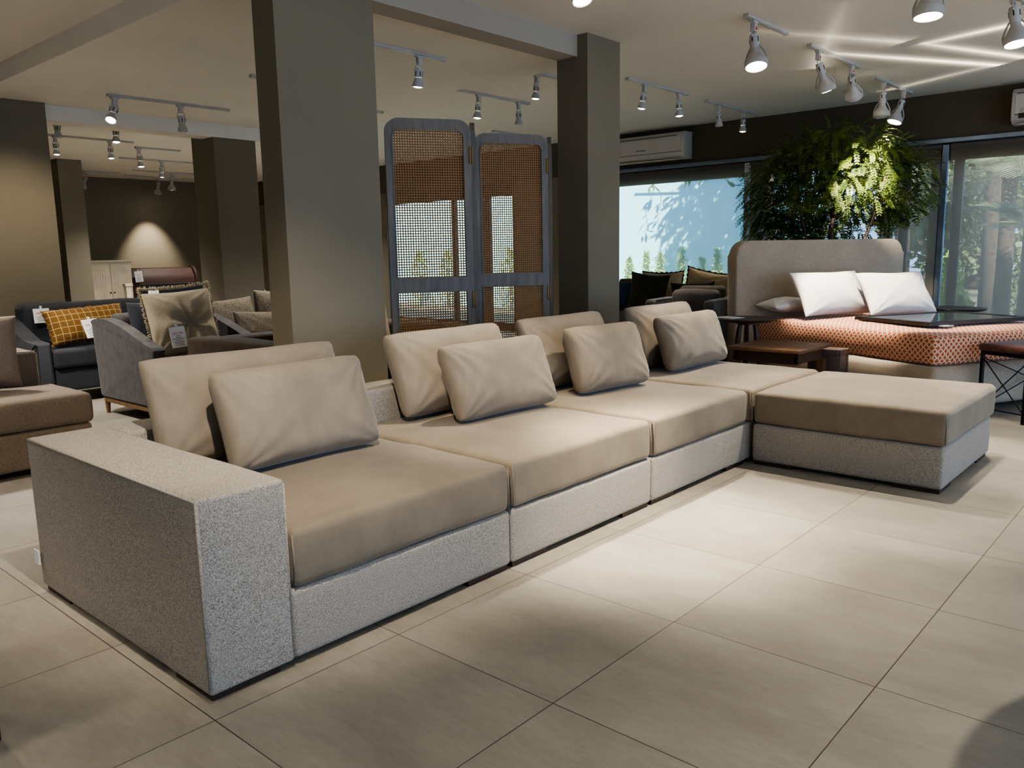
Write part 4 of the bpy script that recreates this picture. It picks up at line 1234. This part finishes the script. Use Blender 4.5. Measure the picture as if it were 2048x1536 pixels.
cushion('velvet_cushion', 'low dark olive velvet cushion before the beige cushions under the window', 'cushion', 'olive_velvet', .46, .34, .13, (7.60, 4.22, .475), -66, 12, -2, g, seed=52, **dk)
cushion('trimmed_cushion', 'beige cushion with dark trim on the grey sofa, left of the pair', 'cushion', 'beige_linen', .44, .43, .11, (7.79, 4.70, .48), -68, 8, 0, g, trim=('dark_trim', .018), seed=53, **dk)
cushion('trimmed_cushion', 'beige cushion with dark trim on the grey sofa, right of the pair', 'cushion', 'beige_linen', .50, .40, .11, (7.86, 4.24, .52), -74, 5, 11, g, trim=('dark_trim', .018), seed=54, **dk)
cushion('blue_cushion', 'blue cushion on the grey sofa right beside the second pillar', 'cushion', 'navy_fabric', .42, .34, .13, (7.52, 5.14, .475), -75, 12, 0, g, seed=55, **dk)
b = NB()
for r_ in range(5):
    for c_ in range(14):
        x = -.06 + r_ * .035; y = -.3 + c_ * .043
        p = [(x + .02 * math.sin(a * PI / 4), y + .02 * math.cos(a * PI / 4), .016 + .012 * math.sin(a * PI / 2 + c_) + (.03 if r_ in (1, 2, 3) else 0)) for a in range(8)]
        tube(b, p, .016, 6, close=True)
o = tag(obj('knit_throw', b, 'knit', smooth=True), 'chunky brown knitted throw on the back of the grey sofa', 'throw'); o.location = (8.20, 5.22, .742)

# ------------------------------------------------------------------ near-frame bits
t = thing('chair', 'dark wooden chair leg tip at the lower left edge', 'chair', (.316, 2.28, 0), R(10))
for x in (-.17, .17):
    for y in (-.17, .17):
        b = NB(); tube(b, [(x, y, 0), (x, y, .2), (x, y, .43)], [.013, .017, .02], 10); obj('leg', b, 'mahogany', t, smooth=True, angle=50)
b = NB(); softbox(b, (-.2, -.2, .43), (.2, .2, .48), .015, (6, 6, 2)); obj('seat', b, 'mahogany', t, smooth=True)
b = NB(); box(b, -.2, -.17, -.2, .2, .62, .80, .008); obj('backrest', b, 'mahogany', t)
for y in (-.18, .15):
    b = NB(); box(b, -.195, -.172, y, y + .025, .48, .63); obj('upright', b, 'mahogany', t)
t = thing('round_table', 'round table out of the frame at lower right, only its shadow shows', 'table', (2.1, -.5, 0))
b = NB(); lathe(b, [(.001, .70), (.56, .70), (.58, .715), (.58, .73), (.001, .73)], 48); obj('tabletop', b, 'dark_walnut', t, smooth=True, angle=40)
b = NB(); lathe(b, [(.001, 0), (.22, 0), (.22, .02), (.05, .04), (.04, .68), (.1, .70), (.001, .70)], 24); obj('pedestal', b, 'dark_walnut', t, smooth=True, angle=40)

# ------------------------------------------------------------------ outside
sbox('ground', 'garden_soil', UW + .15, 40, -14, 24, -.2, -.02)
sbox('wall_garden', 'outdoor_plaster', 13.0, 13.2, 5.1, 22, -.02, 3.2)
def leaf_cloud(b, n, fn, size, rg, aspect=.42):
    for _ in range(n):
        p = fn(rg)
        d = Vector((rg.uniform(-1, 1), rg.uniform(-1, 1), rg.uniform(-1.2, .5))).normalized()
        s = d.orthogonal().normalized(); s.rotate(Matrix.Rotation(rg.uniform(0, 6.28), 3, d))
        L_ = size * rg.uniform(.6, 1.3)
        b.faces.new([b.verts.new(v) for v in (p, p + d * L_ * .5 + s * L_ * aspect * .5, p + d * L_, p + d * L_ * .5 - s * L_ * aspect * .5)])
def shrub(label, x, y, h, r, mat, group, n=420, size=.07, name='shrub'):
    t = thing(name, label, 'shrub', (x, y, -.02), 0, group)
    b = NB(); rg = random.Random(int(x * 91 + y * 37))
    def fn(rg):
        z = rg.random() ** .8; a = rg.uniform(0, 6.28); rr = r * (1 - z) ** .6 * math.sqrt(rg.random())
        return Vector((rr * math.cos(a), rr * math.sin(a), .05 + z * h))
    leaf_cloud(b, n, fn, size, rg); obj('foliage', b, mat, t)
    b = NB(); tube(b, [(0, 0, 0), (.01, 0, h * .5), (0, .01, h * .85)], [.02, .014, .005], 7); obj('stem', b, 'bark', t)
    return t
gh = 'row of shrubs along the garden wall'
rg2 = random.Random(9)
for i in range(12):
    shrub('light green upright shrub along the pale garden wall', 12.45 + rg2.uniform(-.1, .1), 5.7 + i * .36, 1.06 + rg2.uniform(-.12, .2), .15, 'hedge_leaf', gh, 900, .065)
def tree(label, x, y, h, cr, cz, mat, group, n=1500, size=.16, trunk=.12, seed=0, sq=1.0, name='tree'):
    t = thing(name, label, 'tree', (x, y, -.02), 0, group)
    b = NB(); tube(b, [(0, 0, 0), (.05, .03, h * .35), (-.03, .06, h * .7), (0, 0, h)], [trunk, trunk * .85, trunk * .6, trunk * .3], 10); obj('trunk', b, 'bark', t, smooth=True)
    b = NB(); rg = random.Random(seed)
    def fn(rg):
        while True:
            q = Vector((rg.uniform(-1, 1), rg.uniform(-1, 1), rg.uniform(-1, 1)))
            if q.length < 1: return Vector((q.x * cr, q.y * cr, cz + q.z * cr * sq))
    leaf_cloud(b, n, fn, size, rg); obj('crown', b, mat, t)
    return t
gt = 'garden trees beyond the blinds'
tree('broad tree whose crown shades the garden wall', 11.1, 4.95, 3.0, 1.15, 3.75, 'tree_leaf', gt, 3200, .2, seed=1)
tree('slim garden tree seen through the blind left of the mullion', 12.3, 3.55, 3.4, .68, 2.6, 'tree_leaf', gt, 700, .18, .12, seed=2, sq=1.6)
tree('thick trunked garden tree seen through the palm blind', 13.8, 2.75, 4, .85, 3.2, 'tree_leaf', gt, 1100, .2, .15, seed=3)
tree('garden tree behind the thick trunked one', 16.5, 3.95, 4, 1.2, 2.2, 'tree_leaf', gt, 1900, .22, .12, seed=4)
tree('background tree filling the gap beyond the palms', 19.6, 4.75, 4, 1.6, 2.2, 'tree_leaf', gt, 2000, .26, .2, seed=5)
tree('far background tree behind the bed window', 24, 5.2, 4, 2.2, 2.4, 'tree_leaf', gt, 2200, .34, .2, seed=7)
# hanging branch in front of the pale wall
t = thing('hanging_branch', 'leafy branch hanging before the pale garden wall', 'branch', (12.2, 6.7, 2.85))
b = NB(); rg = random.Random(12)
tips = []
for k in range(9):
    y = -.9 + k * .21
    L_ = rg.uniform(.45, 1.0)
    pts = [(rg.uniform(-.1, .1), y, .1)]
    for s in range(4): pts.append((pts[-1][0] + rg.uniform(-.05, .05), pts[-1][1] + rg.uniform(-.07, .07), pts[-1][2] - L_ / 4))
    tube(b, pts, [.008, .007, .006, .005, .003], 5); tips += [Vector(p) for p in pts[1:]]
tube(b, [(0, -1.2, .16), (0, 0, .10), (0, 1.1, .14)], .02, 7)
obj('twigs', b, 'bark', t)
b = NB()
for p in tips:
    leaf_cloud(b, 4, lambda rg: p + Vector((rg.uniform(-.04, .04), rg.uniform(-.05, .05), rg.uniform(-.03, .03))), .15, rg, .36)
obj('foliage', b, 'tree_leaf', t)
def palm(label, x, y, h, n, L_, seed):
    t = thing('palm_tree', label, 'palm', (x, y, -.02), 0, 'garden palms beyond the blinds')
    b = NB(); tube(b, [(0, 0, 0), (.04, 0, h * .5), (0, 0, h)], [.10, .09, .08], 10); obj('trunk', b, 'bark', t, smooth=True)
    b = NB(); rg = random.Random(seed)
    for k in range(n):
        a = 2 * PI * k / n + rg.uniform(-.2, .2)
        frond(b, Vector((0, 0, h)), Vector((math.cos(a), math.sin(a), rg.uniform(.2, .9))), L_ * rg.uniform(.8, 1.1), rg.uniform(.7, 1.2), 26, .016, .42, rg)
    obj('fronds', b, 'palm_leaf', t); return t
palm('palm with arching fronds at the top of the right window', 11.3, 2.12, 2.02, 13, .95, 3)
palm('shorter palm at the right edge of the window', 10.35, 1.70, 1.35, 9, .62, 4)
gb = 'garden bushes beyond the blinds'
for i, (x, y, h, r, m) in enumerate(((11.0, 2.62, 1.0, .3, 'bright_leaf'), (11.9, 2.9, .95, .36, 'tree_leaf'), (10.9, 3.3, .85, .33, 'tree_leaf'), (12.9, 3.25, 1.1, .4, 'tree_leaf'), (12.2, 2.1, .9, .36, 'tree_leaf'), (10.25, 2.3, .55, .22, 'bright_leaf'))):
    shrub(['bright sunlit bush in the garden seen through the palm blind', 'dull green bush beside the bright bush in the garden', 'low garden bush just right of the plant', 'garden bush behind the mullion', 'garden bush at the far right window', 'small bright bush close to the glass'][i], x, y, h, r, m, gb, 700, .09, 'bush')
# planting outside the far window behind the cane screen
for i in range(4):
    shrub('green shrub outside the far window behind the cane screen', 12.4, 11.0 + i * .9, 1.2, .34, 'hedge_leaf', 'shrubs outside the far window', 420, .08)

# ------------------------------------------------------------------ light
w = bpy.data.worlds.new('World'); scene.world = w; w.use_nodes = True
nt = w.node_tree; bg = nt.nodes['Background']
tc = nt.nodes.new('ShaderNodeTexCoord'); sx = nt.nodes.new('ShaderNodeSeparateXYZ'); nt.links.new(tc.outputs['Generated'], sx.inputs[0])
rp = nt.nodes.new('ShaderNodeValToRGB'); nt.links.new(sx.outputs[2], rp.inputs[0])
rp.color_ramp.elements[0].color = (.44, .66, 1.0, 1); rp.color_ramp.elements[1].color = (.34, .55, 1.0, 1)
nt.links.new(rp.outputs[0], bg.inputs[0]); bg.inputs[1].default_value = 3.0
sun = bpy.data.lights.new('sun', 'SUN'); sun.energy = 23.0; sun.angle = R(.6); sun.color = (1, .95, .86)
so = bpy.data.objects.new('sun', sun); COL.objects.link(so)
so.rotation_euler = Vector((.62, .50, -.65)).to_track_quat('-Z', 'Y').to_euler()
# fill lamps added without fixtures across the room; the first casts the table's shadow
for (x, y, e, a) in ((2.4, -.6, 200, 95), (.2, .4, 50, 110), (-1.2, 2.0, 140, 120), (.6, 4.0, 80, 110), (-.4, 4.6, 160, 110), (6.6, -.6, 120, 100), (4.3, -1.2, 110, 100), (1.4, 6.0, 380, 110), (4.2, 6.2, 200, 120), (3.4, 9.6, 260, 120), (6.6, 7.2, 220, 120), (6.4, 9.3, 220, 120), (5.4, 11.6, 260, 120), (7.6, 11.4, 200, 120), (7.2, 13.0, 160, 120)):
    l = bpy.data.lights.new('unseen_lamp', 'SPOT'); l.energy = e * .6; l.color = (1, .89, .73) if y < 4.5 else (1, .95, .90); l.spot_size = R(a); l.spot_blend = .8; l.shadow_soft_size = .03 if x == 2.4 else .10
    o = bpy.data.objects.new('unseen_lamp', l); COL.objects.link(o); o.location = (x, y, 2.38)
# lamp light thrown back onto the ceiling by the glass top on the bed: a spot whose beam is broken into streaks
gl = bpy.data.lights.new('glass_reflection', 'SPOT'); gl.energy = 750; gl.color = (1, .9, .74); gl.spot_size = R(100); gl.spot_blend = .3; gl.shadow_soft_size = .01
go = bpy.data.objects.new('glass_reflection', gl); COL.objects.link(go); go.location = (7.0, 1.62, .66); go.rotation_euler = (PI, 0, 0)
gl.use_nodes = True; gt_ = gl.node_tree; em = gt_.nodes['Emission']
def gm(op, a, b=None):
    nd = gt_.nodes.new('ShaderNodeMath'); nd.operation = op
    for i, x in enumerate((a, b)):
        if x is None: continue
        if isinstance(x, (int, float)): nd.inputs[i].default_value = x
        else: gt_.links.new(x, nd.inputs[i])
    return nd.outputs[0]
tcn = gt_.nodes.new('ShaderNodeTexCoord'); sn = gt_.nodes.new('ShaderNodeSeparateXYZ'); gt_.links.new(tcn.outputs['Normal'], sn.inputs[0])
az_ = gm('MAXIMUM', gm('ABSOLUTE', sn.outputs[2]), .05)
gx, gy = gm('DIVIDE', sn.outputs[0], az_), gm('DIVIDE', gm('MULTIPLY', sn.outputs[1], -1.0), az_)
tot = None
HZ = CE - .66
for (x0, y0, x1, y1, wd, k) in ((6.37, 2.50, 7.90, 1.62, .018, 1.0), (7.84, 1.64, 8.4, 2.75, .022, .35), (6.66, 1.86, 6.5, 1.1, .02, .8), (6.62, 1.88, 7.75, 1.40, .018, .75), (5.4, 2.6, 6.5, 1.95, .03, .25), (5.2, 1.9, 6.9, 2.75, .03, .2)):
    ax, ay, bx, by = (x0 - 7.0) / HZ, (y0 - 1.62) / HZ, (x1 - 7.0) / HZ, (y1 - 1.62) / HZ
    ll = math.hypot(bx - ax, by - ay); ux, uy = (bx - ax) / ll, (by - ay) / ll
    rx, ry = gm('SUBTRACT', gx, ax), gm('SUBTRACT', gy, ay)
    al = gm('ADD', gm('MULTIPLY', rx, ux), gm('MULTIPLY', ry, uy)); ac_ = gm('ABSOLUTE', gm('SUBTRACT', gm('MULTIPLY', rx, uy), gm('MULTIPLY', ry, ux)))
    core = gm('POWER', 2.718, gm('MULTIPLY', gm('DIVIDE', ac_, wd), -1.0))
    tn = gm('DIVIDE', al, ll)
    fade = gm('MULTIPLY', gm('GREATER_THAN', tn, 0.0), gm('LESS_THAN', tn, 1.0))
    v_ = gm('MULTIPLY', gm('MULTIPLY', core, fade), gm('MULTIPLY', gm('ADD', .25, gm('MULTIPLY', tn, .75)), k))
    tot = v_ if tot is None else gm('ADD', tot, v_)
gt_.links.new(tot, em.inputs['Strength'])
l = bpy.data.lights.new('unseen_lamp', 'SPOT'); l.energy = 60; l.color = (1, .86, .66); l.spot_size = R(95); l.spot_blend = 1; l.shadow_soft_size = .05  # lamp without a fixture, added to brighten the left pillar
o = bpy.data.objects.new('unseen_lamp', l); COL.objects.link(o); o.location = (2.6, 6.9, 2.38)
o.rotation_euler = Vector((-.15, 1.0, -1.9)).to_track_quat('-Z', 'Y').to_euler()
l = bpy.data.lights.new('unseen_lamp', 'SPOT'); l.energy = 430; l.color = (1, .89, .72); l.spot_size = R(38); l.spot_blend = 1; l.shadow_soft_size = .04  # unseen lamp added to carry most of the bright floor pool, softening its shadows
o = bpy.data.objects.new('unseen_lamp', l); COL.objects.link(o); o.location = (3.05, 1.15, 2.40)
o.rotation_euler = Vector((-.28, .52, -2.4)).to_track_quat('-Z', 'Y').to_euler()
l = bpy.data.lights.new('unseen_lamp', 'SPOT'); l.energy = 120; l.color = (1, .85, .66); l.spot_size = R(46); l.spot_blend = .8; l.shadow_soft_size = .03  # added warm fill for the cushions on the third sofa unit, no fixture
o = bpy.data.objects.new('unseen_lamp', l); COL.objects.link(o); o.location = (3.8, 1.35, 2.40)
o.rotation_euler = Vector((-.35, 1.1, -1.85)).to_track_quat('-Z', 'Y').to_euler()
l = bpy.data.lights.new('unseen_lamp', 'SPOT'); l.energy = 190; l.color = (1, .89, .73); l.spot_size = R(62); l.spot_blend = .8; l.shadow_soft_size = .03  # extra lamp put in to lift the end unit's seat and cushions
o = bpy.data.objects.new('unseen_lamp', l); COL.objects.link(o); o.location = (.9, 1.3, 2.38)
o.rotation_euler = Vector((.85, 1.35, -1.95)).to_track_quat('-Z', 'Y').to_euler()
# portals on the glazed openings so the sky is sampled well
def portal(loc, rot, sx_, sy_):
    l = bpy.data.lights.new('sky_portal', 'AREA'); l.shape = 'RECTANGLE'; l.size = sx_; l.size_y = sy_; l.cycles.is_portal = True
    o = bpy.data.objects.new('sky_portal', l); COL.objects.link(o); o.location = loc; o.rotation_euler = rot
for a, b_ in ((-2.9, .9), (1.2, 4.9), (5.2, 8.6)):
    portal(((a + b_) / 2, -4.62, 1.25), Vector((0, 1, 0)).to_track_quat('-Z', 'Z').to_euler(), b_ - a, 2.2)
for a, b_ in ((-2.6, 6.3), (7.8, 10.6)):
    portal((UW + .16, (a + b_) / 2, 1.06), Vector((-1, 0, 0)).to_track_quat('-Z', 'Z').to_euler(), b_ - a, 2.1)

scene.view_settings.view_transform = 'AgX'
try: scene.view_settings.look = 'AgX - Medium High Contrast'
except Exception: pass
scene.view_settings.exposure = 0.5
scene.cycles.use_denoising = True
scene.cycles.max_bounces = 10
scene.cycles.transparent_max_bounces = 16
scene.cycles.sample_clamp_indirect = 6
